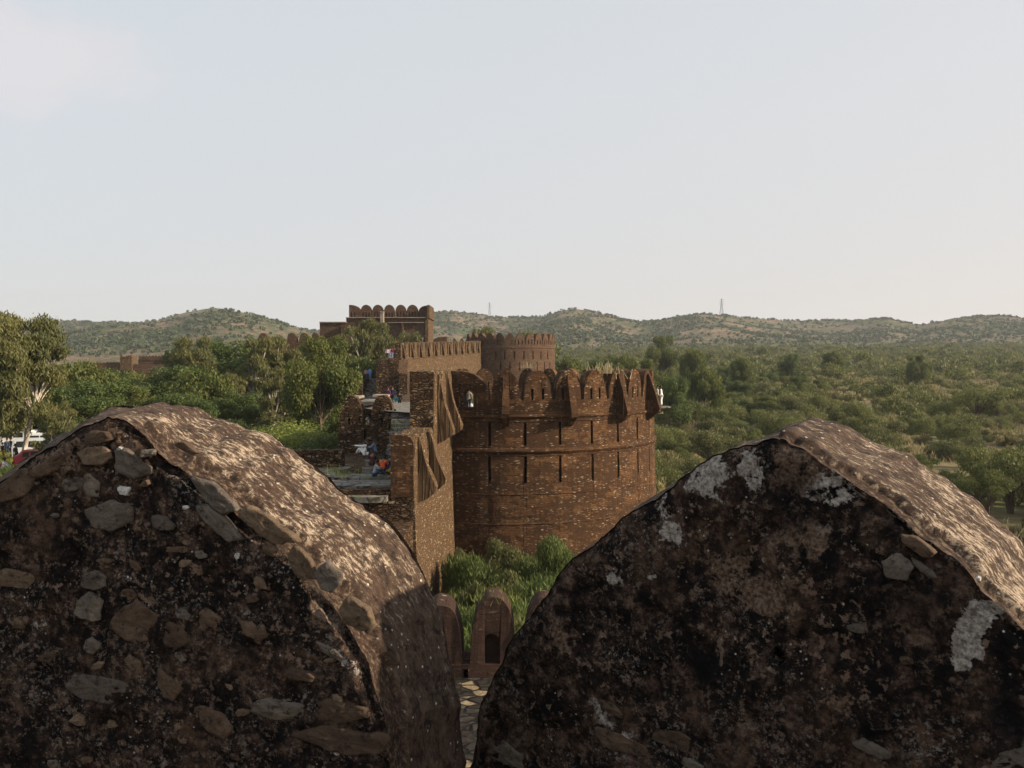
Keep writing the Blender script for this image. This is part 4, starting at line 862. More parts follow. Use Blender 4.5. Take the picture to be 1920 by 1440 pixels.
for i in range(5):
    proto('s%d'%i,'bush',3.6+.5*i,2.6+.3*i,6000,.19,50+i,('scrub','scrub2')[i%3==1],'bark',1.1,.05,.5)
for i in range(2): proto('d%d'%i,'bush',2.0+.4*i,2.3+.4*i,4500,.19,70+i,'straw','bark',1.5,.1,.4)
for i in range(3): proto('a%d'%i,'acacia',5.2+.6*i,3.2+.3*i,6500,.19,60+i,'scrub','bark',1.1,.1,.5)
def G_(px,Y): 
    x=(px-960)/F*Y; return (x,Y,float(gz(x,Y)))
# ---- named trees on the left; (proto, px, Y, scale, label)
def tree(key,px,Y,ytop,name,label,group=None,rz=0,tilt=None,wide=1.0,cat='tree'):
    x,y,z=G_(px,Y); H=zat(ytop,Y)-z; s=H/PROTO[key][4]; c=plant(key,(x,y,z),name,label,cat,group,s*wide,rz,s,tilt); return c
tree('e1',38,76,588,'eucalyptus_tree','tall eucalyptus at the left edge with a pale forked trunk above the parked cars',rz=.4,wide=1.05)
tree('e2',-28,82,566,'eucalyptus_tree','tallest eucalyptus, cut by the left edge of the picture',rz=2.0,wide=1.1)
tree('e3',70,70,745,'eucalyptus_tree','slender low eucalyptus leaning right in front of the silver van',rz=1.0,tilt=(0,.5),wide=1.1)
tree('e2',362,128,620,'eucalyptus_tree','eucalyptus standing before the right end of the distant dark wall',rz=3.0)
tree('b2',432,135,634,'leafy_tree','dense rounded dark green tree between two eucalyptuses',rz=.8,wide=1.15)
tree('e2',520,125,618,'eucalyptus_tree','eucalyptus rising in front of the round merlons left of the gatehouse',rz=4.4)
tree('e3',478,122,632,'eucalyptus_tree','thin eucalyptus left of the round merlons',rz=5.0)
tree('b1',600,88,640,'leafy_tree','big broad-leaved tree with sunlit yellow-green leaves left of the stair tower',rz=.3,wide=.6)
tree('e3',515,100,690,'eucalyptus_tree','small eucalyptus with bare white stems before the big broad-leaved tree',rz=2.2)
tree('e3',556,96,752,'eucalyptus_tree','bare pale-stemmed eucalyptus leaning left over the parked vehicles',rz=0,tilt=(0,-.75),wide=.9)
tree('e1',702,150,598,'eucalyptus_tree','weeping eucalyptus clump in front of the gatehouse doorway',rz=1.4,wide=.85)
tree('e3',672,146,612,'eucalyptus_tree','slim eucalyptus at the left of the gatehouse clump',rz=.4)
tree('e2',772,158,612,'eucalyptus_tree','eucalyptus before the right side tower of the gatehouse',rz=5.4,wide=.8)
tree('b2',706,138,668,'leafy_tree','dark round tree behind the two walkers on the stone steps',rz=2,wide=.8)
tree('b3',632,112,696,'leafy_tree','low tree left of the steep stone steps',rz=1.1)
for i,(px,Y,yt,k,lb) in enumerate([(138,105,676,'b3','leafy tree right behind the tall eucalyptus at the left'),(205,112,692,'b2','leafy tree below the left end of the distant dark wall'),(262,118,696,'b3','leafy tree below the small watch turret of the distant wall'),(318,116,684,'b2','leafy tree under the end bastion of the distant wall'),(170,96,712,'b2','low dark tree in the left row in front of the taller ones'),(238,100,728,'b1','spreading low tree behind the crest of the left merlon'),(300,104,742,'b3','low spreading tree above the crest of the left merlon'),(376,108,690,'b3','mid green tree between the distant wall and the dark round tree'),(440,112,700,'e3','thin grey-green tree in the middle of the left woodland'),(350,98,735,'b2','dark low tree left of the leaning white stems'),(410,130,700,'b1','shady tree filling the woodland behind the car park'),(470,128,690,'b2','dark tree behind the leaning white stems'),(560,130,690,'b1','shady tree behind the big broad-leaved tree'),(640,128,660,'b3','tree between the big broad-leaved tree and the gatehouse'),(110,125,690,'b1','shady tree behind the tall left eucalyptus'),(30,130,680,'b2','shady tree behind the parked white bus'),(500,140,668,'b2','dark tree filling the gap left of the big broad-leaved tree'),(540,112,716,'b2','dark low tree between the small eucalyptus and the big broad-leaved tree'),(395,140,662,'b1','dark tree behind the eucalyptus of the distant wall'),(455,104,735,'b2','low dark tree just above the left merlon crest'),(575,104,730,'b2','dark undergrowth tree beneath the big broad-leaved tree'),(85,100,720,'b2','dark low tree beside the slender eucalyptus'),(665,130,676,'b2','dark tree left of the round one by the stone steps'),(575,150,655,'b1','tree in front of the round merlons left of the gatehouse')]):
    tree(k,px,Y,yt,'leafy_tree' if k[0]=='b' else 'eucalyptus_tree',lb,rz=i*1.7,wide=1.1)
def bush(key,px,Y,ytop,label,name='shrub',rz=0,wide=1,group=None,z=None):
    x=(px-960)/F*Y; zz=float(gz(x,Y)) if z is None else z; H=zat(ytop,Y)-zz; s=H/PROTO[key][4]
    return plant(key,(x,Y,zz),name,label,'shrub',group,s*wide,rz,s)
bush('y1',560,72,797,'bright yellow-green shrub beyond the crest of the left merlon',wide=1.25)
bush('y1',520,74,805,'yellow-green shrub at the left of the brightest shrub',rz=2,wide=1.0)
bush('g1',612,68,803,'bright green shrub touching the inner parapet',wide=.9)
bush('g1',470,86,790,'dark green shrub under the leaning white stems',wide=1.3,rz=1)
bush('g1',420,92,780,'low dark shrub just above the left merlon crest',wide=1.2,rz=2)
bush('g1',600,90,775,'dark shrub left of the inner parapet merlons',wide=1.3,rz=4)
bush('g1',660,92,770,'dark shrub seen behind the left merlon of the inner parapet',wide=1.0,rz=5)
bush('g1',20,60,868,'low dark shrub at the lower left edge beside the grass',wide=.8,rz=5)
# moat shrubs
for i,(k,px,Y,yt,lb) in enumerate([('m2',940,52,985,'tall feathery shrub against the foot of the great bastion'),('m1',1000,50,1000,'green shrub right of the tallest one at the bastion foot'),('m1',885,48,1000,'sunlit shrub at the foot of the lit curtain wall'),('m3',960,44,1025,'dark green shrub in the middle of the moat'),('m2',1040,48,1000,'pale green shrub beside the right merlon outline'),('m1',1010,40,1040,'bushy shrub in the moat left of the right merlon'),('m2',870,38,1020,'feathery shrub growing beside the lit curtain wall'),('m1',910,34,1070,'wide feathery shrub low in the moat'),('m2',960,33,1085,'soft green shrub above the reddish merlons'),('m3',1015,31,1090,'bright shrub at the edge of the right merlon'),('m1',860,29,1110,'shrub rising behind the left reddish merlon'),('m2',905,28,1130,'shrub directly behind the grass-topped reddish merlon'),('m3',850,54,1010,'small shrub in the corner of curtain wall and bastion'),('m1',1085,56,1010,'shrub at the right foot of the great bastion'),('m3',950,27,1145,'low shrub behind the right shoulder of the reddish merlon'),('m3',800,30,1120,'shrub hidden mostly by the left merlon')]):
    bush(k if i%3 else 'm4',px,Y,yt-12+(-14,10,0,16,-6)[i%5],lb,rz=i*1.3,wide=(.8,1.0,.7,1.1)[i%4])
rt=random.Random(9)
for i in range(22):
    px=rt.uniform(845,1095); Y=rt.uniform(27,56); x=(px-960)/F*Y; zz=float(gz(x,Y))
    if Y>52 and px<1040: continue
    plant(rt.choice(['m1','m2','m3','m4']),(x,Y,zz-.3),'shrub','low green shrub in the thicket filling the moat below the great bastion','shrub','shrubs in the moat thicket',rt.uniform(.45,.8),rt.uniform(0,6))
# trees right of / behind the bastion
rt=random.Random(4)
for i in range(60):
    px=rt.uniform(1062,1540); Y=rt.uniform(170,340); k=rt.choice(['b1','b3','b3','b1','b2']); x,y,z=G_(px,Y); s=rt.uniform(.55,1.0)*(1 if k!='b1' else .8)
    plant(k,(x,y,z-.6*s),'leafy_tree','leafy tree in the belt between the far bastion and the scrub plain','tree','trees in the belt right of the far bastion',s,rt.uniform(0,6),s*rt.uniform(.85,1.1))
for i,(k,px,Y,yt,lb) in enumerate([('b1',1240,290,634,'large rounded tree rising above the scrub right of the far bastion'),('b3',1300,240,652,'tree with a small pointed top beside the large rounded tree'),('e2',912,215,602,'slender tree behind the far bastion merlons'),('b3',975,200,622,'small tree behind the middle of the far bastion'),('b3',1070,190,668,'green tree between the two bastions'),('b2',1120,200,672,'tree above the crown of the great bastion'),('b3',1165,215,662,'tree behind the grassy merlon of the great bastion'),('b1',1205,180,678,'broad tree just right of the great bastion crown'),('b2',1260,150,706,'tree right of the two men on the slab'),('b3',1320,175,690,'mid green tree in the near scrub'),('b3',1390,250,668,'tree standing above the middle of the scrub'),('b2',1480,290,662,'lone dark crown in the middle distance'),('b3',1560,320,657,'crown standing out below the pylon ridge'),('b1',1720,260,668,'tall loose tree in the right scrub')]):
    tree(k,px,Y,yt,'leafy_tree',lb,rz=i*2.1,wide=.62 if px>1050 else .9)
# ---- scrub on the plain: the nearest as things, the rest as stuff
rs=np.random.RandomState(5); pts=[]
cell={}
def ok(x,y,d):
    i,j=int(x//6),int(y//6)
    for a in (-1,0,1):
        for b in (-1,0,1):
            for q in cell.get((i+a,j+b),()):
                if (q[0]-x)**2+(q[1]-y)**2<d*d: return False
    return True
cand=[]
for _ in range(26000):
    Yy=60+840*rs.rand()**.75; px=rs.uniform(780,2150) if Yy>120 else rs.uniform(1080,2150); x=(px-960)/F*Yy
    if px<1090 and Yy<185: continue
    if Yy<80 and px<1240: continue
    dn=fbm(np.array([x]),np.array([Yy]),.035,3,8)[0]
    if dn<-.22 and rs.rand()<.8: continue
    if 95<Yy<125 and px>1700 and rs.rand()<.75: continue
    d=(3.4 if Yy<300 else 4.6)*rs.uniform(.7,1.6)
    if ok(x,Yy,d): cell.setdefault((int(x//6),int(Yy//6)),[]).append((x,Yy)); cand.append((Yy,x))
cand.sort(); print('scrub',len(cand))
zc=gz([c[1] for c in cand],[c[0] for c in cand])
vis=[i for i,(y_,x_) in enumerate(cand) if abs(x_/y_)<.63]; near=set(vis[:280]); kinds=['rounded scrub bush','low olive scrub bush','tall scrub bush','spreading scrub bush','dense scrub bush']
keys=['s0','s1','s2','s3','s4','a0','a1','a2','d0','d1']; tiles={k:[] for k in keys}
for i,(Yy,x) in enumerate(cand):
    dz=fbm(np.array([x]),np.array([Yy]),.011,4,77)[0]
    key=keys[rs.choice(8,p=[.23,.2,.2,.15,.14,.03,.03,.02])] if (dz<.16 or rs.rand()<.35) else keys[8+rs.randint(2)]; s=(.5+.95*rs.rand()**1.5)*(1+.2*(Yy>300)); rz=rs.rand()*6.28
    if i in near:
        b_='thorny scrub bushes on the near slope right of the great bastion'; lb={'s':'green scrub bush on the near slope right of the great bastion','a':'flat-topped thorn bush on the near slope right of the great bastion','d':'low straw-coloured bush on the near slope right of the great bastion'}[key[0]]
        plant(key,(x,Yy,float(zc[i])-.1),'scrub_bush',lb,'shrub',{'s':'scrub bushes on the near slope','a':'flat-topped thorn bushes on the near slope','d':'straw-coloured bushes on the near slope'}[key[0]],s,rz)
    else: tiles[key].append((x,Yy,zc[i]-.1,s,rz))
def tile(keys_,name,label,cat,lm,frac):
    out=[]
    for key in keys_:
        T=np.array(tiles[key]); 
        if len(T)==0: continue
        L=PROTO[key][1]
        for far,nl,sc in ((0,.15*frac,2.1),(1,.05*frac,3.6)):
            S=T[(T[:,1]>330)==bool(far)]
            if len(S)==0: continue
            n=int(len(L)*nl); Lq=L[:n]; c=Lq.mean(1,keepdims=True); Lq=c+(Lq-c)*sc
            co,si=np.cos(S[:,4]),np.sin(S[:,4]); x=Lq[...,0][None]; y=Lq[...,1][None]; z=Lq[...,2][None]; e=lambda a:a[:,None,None]
            out.append(np.stack([(x*e(co)-y*e(si))*e(S[:,3])+e(S[:,0]),(x*e(si)+y*e(co))*e(S[:,3])+e(S[:,1]),z*e(S[:,3])+e(S[:,2])],-1).reshape(-1,4,3))
    Q=np.concatenate(out); print(name,len(Q)); o=link(name,leafmesh(name,Q),None,M[lm]); tag(o,label,cat,kind='stuff')
tile([k for k in keys if PROTO[k][2]=='scrub'],'scrub','dense green scrub covering the plain toward the hills','scrub','scrub',1.0)
tile([k for k in keys if PROTO[k][2]=='scrub2'],'olive_scrub','paler olive scrub scattered over the plain','scrub','scrub2',1.0)
tile(['d0','d1'],'straw_scrub','patches of straw-coloured low bushes across the plain','scrub','straw',1.2)
# dry grass tufts
def tufts(P,Z,h,n,rs,wd=.5):
    k=len(P); c=np.repeat(np.c_[P,Z],n,0); c[:,:2]+=rs.normal(size=(k*n,2))*wd; d=rs.normal(size=(k*n,3))*.35; d[:,2]=1; hh=h*(.5+rs.rand(k*n))[:,None]; t=c+d*hh; s=rs.normal(size=(k*n,3)); s[:,2]=0; s/=np.linalg.norm(s,axis=1)[:,None]; wv=h*.07
    return np.stack([c-s*wv,c+s*wv,t+s*wv*.3,t-s*wv*.3],1)
K=24000; Yg=60+560*rs.rand(K)**.9; pxg=rs.uniform(1000,2100,K); xg=(pxg-960)/F*Yg; keep=~((Yg<90)&(pxg<1260))&(fbm(xg,Yg,.035,3,8)<-.02)&(fbm(xg,Yg,.02,3,31)>-.15); xg,Yg=xg[keep],Yg[keep]
Q=tufts(np.c_[xg,Yg],gz(xg,Yg),1.25,12,rs,1.1); o=link('dry_grass',leafmesh('dry_grass',Q),None,M['dry']); tag(o,'tall straw-coloured dry grass between the bushes of the plain','grass',kind='stuff')
# short grass on the left lawn
K=5000; xg=rs.uniform(-75,-28,K); Yg=rs.uniform(48,110,K); Q=tufts(np.c_[xg,Yg],gz(xg,Yg),.35,6,rs,.4); o=link('lawn_grass',leafmesh('lawn_grass',Q),None,M['yel']); tag(o,'short green grass of the lawn beside the car park','grass',kind='stuff')
# grass on merlon crowns and ledges
def tuft(loc,h,n,label,wd=.35,mat='dry'):
    r2=np.random.RandomState(int(abs(loc[0]*100+loc[1]))); Q=tufts(np.zeros((1,2)),np.zeros(1),h*.75,n//2,r2,wd); o=link('grass_tuft',leafmesh('grass_tuft',Q),None,M[mat]); o.location=loc; tag(o,label,'grass',kind='stuff')
tuft((-.52,22.5,zat(1129,22)-.05),.22,160,'grass growing on the crown of the reddish merlon seen through the gap',.3,'yel')
tuft(f1(37.5*DR*12.3,19.3,.6)+B1.location,.9,120,'dry grass growing on a merlon crown at the right of the great bastion',.5)
tuft(f1(44*DR*12.3,18.9,.7)+B1.location,.8,90,'dry grass tuft in a merlon gap at the right of the great bastion',.4)
tuft(at(990,690,83),.7,70,'dry grass tuft on the rear edge of the great bastion',.5)
tuft((-6.9,51.5,16.0),.5,60,'small green grass tuft beside the parapet steps',.4,'yel')
tuft((-10.4,49.5,13.5),.4,120,'green grass patch between the flagstones of the terrace',.8,'yel'); tuft((-9.5,47.0,13.5),.35,90,'green grass patch beside the seated people',.7,'yel')
# hill scrub
K=24000; Yh=np.r_[700+850*rs.rand(K)**.8]; ah=rs.uniform(-.7,.7,K); xh=ah*Yh
Kr=520; ar=rs.uniform(-.68,.68,Kr); yr=np.where(ar*F+960<560,1000.,1500.)+rs.normal(size=Kr)*9; xh=np.r_[xh,ar*yr]; Yh=np.r_[Yh,yr]
den=fbm(xh,Yh,.012,4,21); kp=(den>-.02)|(rs.rand(len(xh))<.2); kp[-Kr:]=True; xh,Yh=xh[kp],Yh[kp]; zh=hillz(xh,Yh)
rr=rs.uniform(1.0,2.6,len(xh))*rs.uniform(.8,1.5,len(xh)); nl=14; Cn=np.repeat(np.c_[xh,Yh,zh+rr*.55],nl,0); Rn=np.repeat(rr,nl); n=len(Cn)
d=rs.normal(size=(n,3)); d/=np.linalg.norm(d,axis=1)[:,None]; d[:,2]*=.6; c=Cn+d*Rn[:,None]*.8; nr=d+rs.normal(size=(n,3))*.5; nr/=np.linalg.norm(nr,axis=1)[:,None]; t=np.cross(nr,rs.normal(size=(n,3))); t/=np.linalg.norm(t,axis=1)[:,None]; b=np.cross(nr,t); s=(Rn*.55)[:,None]
Q=np.stack([c-t*s,c+b*s*.8,c+t*s,c-b*s*.8],1); print('hillscrub',len(Q)); o=link('hill_scrub',leafmesh('hill_scrub',Q),None,M['hillscrub']); tag(o,'dark scrub bushes dotting the hillsides and ridges','scrub',kind='stuff')
# ---- pylons
M['steel']=simple('galvanised_steel',(.32,.33,.34),.5,.6)
def pylon(px,Y,ytop,h,label):
    x=(px-960)/F*Y; zt=zat(ytop,Y); mb=MB(); H=h; b=.11*H
    for sx,sy in ((1,1),(1,-1),(-1,1),(-1,-1)): mb.tube([(sx*b,sy*b,0),(sx*b*.35,sy*b*.35,H*.62),(sx*b*.12,sy*b*.12,H)],.22,4)
    lv=[0,.16,.31,.44,.55,.64,.73,.82,.91,1.0]
    def wd(t): return b*(1-.65*t/.62) if t<.62 else b*(.35-.23*(t-.62)/.38)
    for a,c in zip(lv[:-1],lv[1:]):
        for s1 in (1,-1):
            for k in (0,1):
                p=lambda sx,t,s1=s1,k=k: (sx*wd(t),s1*wd(t),t*H) if k==0 else (s1*wd(t),sx*wd(t),t*H)
                mb.tube([p(1,a),p(-1,c)],.12,3); mb.tube([p(-1,a),p(1,c)],.12,3); mb.tube([p(1,c),p(-1,c)],.12,3)
    root=empty('pylon',(x,Y,zt-H)); mb.build('lattice_mast',M['steel'],root)
    for t,l in ((.72,.16),(.84,.14),(.95,.10)):
        m2=MB(); 
        for sx in (1,-1): m2.tube([(0,0,t*H+.03*H),(sx*l*H,0,t*H)],.14,3); m2.tube([(0,0,t*H-.01*H),(sx*l*H,0,t*H)],.14,3)
        m2.build('cross_arm',M['steel'],root)
    tag(root,label,'pylon')
pylon(1352,1490,560,36,'tall lattice pylon on the ridge right of centre'); pylon(918,1520,567,30,'smaller faint lattice pylon on the ridge above the far bastion')
# ================================================================== people
SK={}
def skin_obj(name,J,E,parent,mat,lvl=1):
    me=bpy.data.meshes.new(name); me.from_pydata([j[0] for j in J],E,[]); o=link(name,me,parent,mat)
    o.modifiers.new('skin','SKIN'); o.modifiers['skin'].use_smooth_shade=True
    for i,j in enumerate(J):
        s=me.skin_vertices[0].data[i]; r=j[1]; s.radius=r if hasattr(r,'__len__') else (r,r); s.use_root=(i==0)
    sb_=o.modifiers.new('sub','SUBSURF'); sb_.levels=lvl; sb_.render_levels=lvl; return o
CM={}
def cloth(c):
    k=tuple(round(x,2) for x in c)
    if k not in CM: CM[k]=simple('cloth_%d'%len(CM),c,.9,0,.1,.08,12); 
    return CM[k]
M['skin']=simple('brown_skin',(.22,.12,.075),.6,0,.3,.05); M['hair']=simple('black_hair',(.012,.01,.009),.6)
NAMES={}
def person(loc,face,pose,label,top,bottom,long=False,group=None,lean=0,scarf=None,h=1.7,arm=None,check=False):
    """face: heading in degrees; 0 looks to +Y (away), 90 looks to +X"""
    root=empty('person',loc,-R_(face)); k=h/1.72; root.scale=(k,k,k); tag(root,label,'person',group)
    # local frame: forward = +Y
    if pose=='sit':   # on the ground, knees up
        P=(0,0,.12); hip=.10; kn=[(-.14,.36,.42),(.14,.36,.42)]; an=[(-.12,.62,.07),(.12,.62,.07)]; torso=[(0,.0,.14),(0,.03,.34),(0,.10,.56)]
    elif pose=='perch': # sitting on a step
        kn=[(-.12,.42,.14),(.12,.42,.14)]; an=[(-.12,.46,-.30),(.12,.46,-.30)]; torso=[(0,0,.14),(0,.02,.35),(0,.05,.58)]
    else:
        st=.16 if pose=='walk' else .03
        kn=[(-.09,st*.7+.03,.50),(.10,-st*.3+.03,.50)]; an=[(-.10,st,.09),(.11,-st*1.2,.09)]; torso=[(0,0,.92),(0,0+lean*.3,1.12),(0,.0+lean,1.36)]
    t0,t1,t2=[Vector(p) for p in torso]; up=(t2-t1).normalized()
    nk=t2+up*.10; hd=t2+up*.24; sh=[t2+Vector((-.17,0,0)),t2+Vector((.17,0,0))]
    if pose in('sit',): el=[Vector((-.25,.22,.40)),Vector((.25,.22,.40))]; ha=[Vector((-.12,.40,.42)),Vector((.12,.40,.42))]
    elif pose=='perch': el=[Vector((-.24,.12,.34)),Vector((.24,.12,.34))]; ha=[Vector((-.12,.34,.22)),Vector((.12,.34,.22))]
    else: el=[sh[0]+Vector((-.06,-.02,-.27)),sh[1]+Vector((.06,-.02,-.27))]; ha=[sh[0]+Vector((-.07,.08,-.50)),sh[1]+Vector((.07,.08,-.50))]
    if arm: el[0]=sh[0]+Vector(arm)*.27; ha[0]=sh[0]+Vector(arm)*.52
    J=[(t0,(.125,.09)),(t1,(.115,.085)),(t2,(.13,.085)),(nk,.05),(hd-up*.02,.078),(hd+up*.07,.09),(hd+Vector((0,.095,0)),.022)]; E=[(0,1),(1,2),(2,3),(3,4),(4,5),(4,6)]
    for s_ in (0,1):
        b=len(J); sx=-1 if s_==0 else 1
        J+=[(sh[s_],.058),(el[s_],.042),(ha[s_],.028)]; E+=[(2,b),(b,b+1),(b+1,b+2)]
        fd=(ha[s_]-el[s_]).normalized(); sd_=fd.orthogonal().normalized(); pm=ha[s_]+fd*.06; J.append((pm,(.038,.018))); E.append((b+2,b+3)); pi_=b+3
        for q,(o_,l_) in enumerate(((-.030,.075),(-.010,.085),(.010,.08),(.030,.065))):
            J.append((pm+sd_*o_+fd*.03,.0095)); J.append((pm+sd_*o_*1.2+fd*l_+Vector((0,.01,-.012)),.008)); n=len(J); E+=[(pi_,n-2),(n-2,n-1)]
        J.append((ha[s_]+sd_*.05+fd*.05,.010)); E.append((b+2,len(J)-1))
        b=len(J); J+=[(t0+Vector((sx*.09,0,-.04)),.085),(Vector(kn[s_]),.06),(Vector(an[s_]),.04),(Vector(an[s_])+Vector((0,.15,-.045)),(.042,.03))]; E+=[(0,b),(b,b+1),(b+1,b+2),(b+2,b+3)]
    skin_obj('body',J,E,root,M['skin'])
    # clothes
    m=top if isinstance(top,bpy.types.Material) else cloth(top); low=t0+Vector((0,.0,-.06)) if not long else (t0+Vector((0,.05,-.42)) if pose in('stand','walk') else t0+Vector((0,.22,.05)))
    J=[(t1,(.155,.115)),(t2,(.165,.11)),(t0,(.165,.125)),(low,(.17,.14)),(t2+up*.06,(.08,.075))]; E=[(0,1),(0,2),(2,3),(1,4)]
    for s_ in (0,1):
        b=len(J); J+=[(sh[s_],.078),(el[s_],.06),(ha[s_]-(ha[s_]-el[s_])*.12,.05)]; E+=[(1,b),(b,b+1),(b+1,b+2)]
    skin_obj('long_shirt' if long else 'shirt',J,E,root,m)
    J=[(t0,(.145,.11))]; E=[]
    for s_ in (0,1):
        sx=-1 if s_==0 else 1; b=len(J); J+=[(t0+Vector((sx*.09,.01,-.05)),.105),(Vector(kn[s_]),.08),(Vector(an[s_])+(Vector(kn[s_])-Vector(an[s_]))*.08,.062)]; E+=[(0,b),(b,b+1),(b+1,b+2)]
    skin_obj('trousers',J,E,root,cloth(bottom))
    J=[(hd+up*.05+Vector((0,-.03,0)),.098),(hd+up*.12+Vector((0,.01,0)),.075),(hd-up*.02+Vector((0,-.05,0)),.07)]; skin_obj('headscarf' if scarf else 'hair',J,[(0,1),(0,2)],root,cloth(scarf) if scarf else M['hair'])
    mb=MB()
    for sx in (-1,1): mb.box(hd.x+sx*.032-.012,hd.x+sx*.032+.012,hd.y+.080,hd.y+.092,hd.z+.02,hd.z+.032)
    mb.build('eyes',M['hair'],root)
    return root
WH=(.72,.72,.70); 
b=NB('checked_cloth'); ck=b.n('ShaderNodeTexChecker',{'Vector':b.obj(),'Scale':22,'Color1':(.55,.55,.55,1),'Color2':(.03,.05,.07,1)}); b.bsdf(ck.outputs[0],.9); CHK=b.m
def feet(px,py,Y,dz=0): p=at(px,py,Y); return (p.x,p.y,p.z+dz)
sx_=12.85*math.sin(86*DR)-.44; sy_=69-12.85*math.cos(86*DR)
person((sx_-.12,sy_-.2,16.5),-75,'stand','man in white long shirt and white trousers on the projecting slab of the great bastion',WH,WH,True,lean=.05)
person((sx_-.50,sy_+.5,16.5),70,'stand','man in pale shirt leaning on the bastion edge, left of the man in white',(.6,.62,.55),(.35,.34,.32),lean=.12)
bush('y1',888,74,738,'green shrub behind the arched look-out window',z=16.5,wide=.6)
person((-3.15,60.2,16.52),0,'stand','person in pale shirt and dark trousers standing in the arched look-out window of the bastion',(.22,.20,.18),(.03,.035,.05))
person(feet(685,853,51.5),-60,'sit','person in white long clothes seated on the ledge with one arm stretched to the left',WH,WH,True,arm=(-.5,.85,.05),h=1.75)
person(feet(704,851,51.6),-75,'sit','person in blue-grey shirt seated with the back turned beside the one in white',(.13,.19,.27),(.05,.06,.08),h=1.75)
person(feet(697,872,50),10,'sit','person in dark maroon seated below the ledge between the two pairs',(.07,.025,.03),(.05,.02,.025))
person(feet(702,892,47.2),70,'sit','person in checked shirt and blue jeans crouching on the flagstones',CHK,(.05,.075,.14),h=1.75)
person(feet(717,885,47.6),15,'sit','person in orange shirt seated with the back to the viewer',(.80,.13,.035),(.04,.05,.09),h=1.8)
person(feet(726,884,47.8),-20,'sit','person in dark blue seated at the foot of the parapet right of the orange shirt',(.04,.06,.14),(.45,.34,.03))
person(feet(689,797,67),60,'sit','person in yellow-green clothes seen in the gap between the inner parapet merlons',(.50,.55,.08),(.5,.45,.3))
person(feet(693,797,66),-60,'sit','person in white seen in the gap between the inner parapet merlons',WH,(.4,.2,.1))
person(feet(741,788,61.5),180,'sit','small figure in pale yellow sitting on the steps',(.62,.60,.35),(.6,.58,.55),h=1.5)
person(feet(728,757,80),200,'stand','woman in purple-maroon clothes left in the group atop the steps',(.13,.04,.09),(.10,.04,.07),True,h=1.6,scarf=(.10,.03,.04))
person(feet(736,757,80.5),180,'stand','person in dark clothes in the middle of the group at the top of the steps',(.03,.03,.05),(.03,.03,.05),h=1.7)
person(feet(743,758,79),190,'perch','person in teal seated rightmost in the group at the top of the steps',(.03,.25,.34),(.03,.2,.30),True,h=1.7)
person(feet(749,767,74),0,'stand','person in black standing in the shade on the upper steps',(.02,.02,.03),(.02,.02,.02),h=1.6)
person(feet(686,714,114),0,'walk','walker in pinkish shirt with white scarf climbing the steep stone steps',(.38,.24,.22),(.05,.05,.07),h=1.75)
person(feet(694,713,114),5,'walk','walker in a long light blue shirt climbing the steep stone steps',(.18,.30,.62),(.12,.18,.38),True,h=1.8)
person(feet(726,673.5,122),180,'stand','person in pink and white top at the left of the four on the upper platform',(.62,.42,.48),(.03,.05,.05))
person(feet(731,673,123),160,'stand','person in pale blue second from the left on the upper platform',(.45,.50,.65),(.35,.42,.6),True)
person(feet(735,673,122.4),190,'stand','person in dark red top third from the left on the upper platform',(.25,.02,.04),(.22,.3,.42))
person(feet(740,673,122.7),180,'stand','person in black, rightmost of the four on the upper platform',(.02,.02,.02),(.03,.03,.03))
person(feet(791,642,139),0,'perch','distant person in dark grey sitting on top of the long sunlit wall',(.06,.08,.11),(.05,.05,.06))
def gfoot(px,Y): return G_(px,Y)
person(gfoot(27,76),20,'stand','person in dark clothes standing on the grass beside the pale eucalyptus trunk',(.05,.03,.03),(.02,.02,.02),h=1.75)
person(gfoot(3,72),90,'sit','person in white seated on the grass at the left edge',WH,WH)
person(gfoot(9.5,72.3),-90,'sit','person in crimson seated on the grass at the left edge',(.55,.03,.10),(.4,.05,.1))
person(gfoot(3,80),90,'stand','person in a yellow lower garment standing at the left edge',(.04,.05,.08),(.55,.35,.04),h=1.6)
person(gfoot(11,84),150,'stand','person in dark blue standing behind the seated group on the lawn',(.03,.05,.10),(.02,.03,.05))
person(gfoot(18,84.5),200,'stand','person in black near the dark blue one on the lawn',(.03,.03,.04),(.02,.02,.03))
person(gfoot(322,101),180,'stand','person in white among the trees above the crest of the left merlon',WH,WH,True)
person(gfoot(501,86),0,'walk','person in pale shirt walking below the red vehicle under the trees',(.6,.62,.65),(.1,.1,.12))
person(gfoot(521,90),40,'stand','person in white top with dark bag right of the walking person',(.65,.6,.62),(.03,.02,.08))
person(gfoot(583,92),90,'walk','person in white walking in the shade under the big broad-leaved tree',WH,WH,True)
person(gfoot(440,90),30,'stand','person in pale pink shirt near the crest of the left merlon',(.5,.38,.36),(.05,.05,.05))
person(gfoot(531,92),-40,'stand','person in light grey near the tree stem under the woodland',(.5,.52,.5),(.3,.3,.3))
# white bag in the window
bm_=MB(); bm_.tube([(0,0,0),(0,0,.12),(.02,0,.3),(0,0,.38)],[.16,.19,.14,.03],10); o=bm_.build('bag',simple('white_plastic',(.8,.8,.82),.5)); o.location=(-2.95,59.9,16.9); o.scale=(.55,.45,.6); tag(o,'white bag beside the person in the arched look-out window','bag')
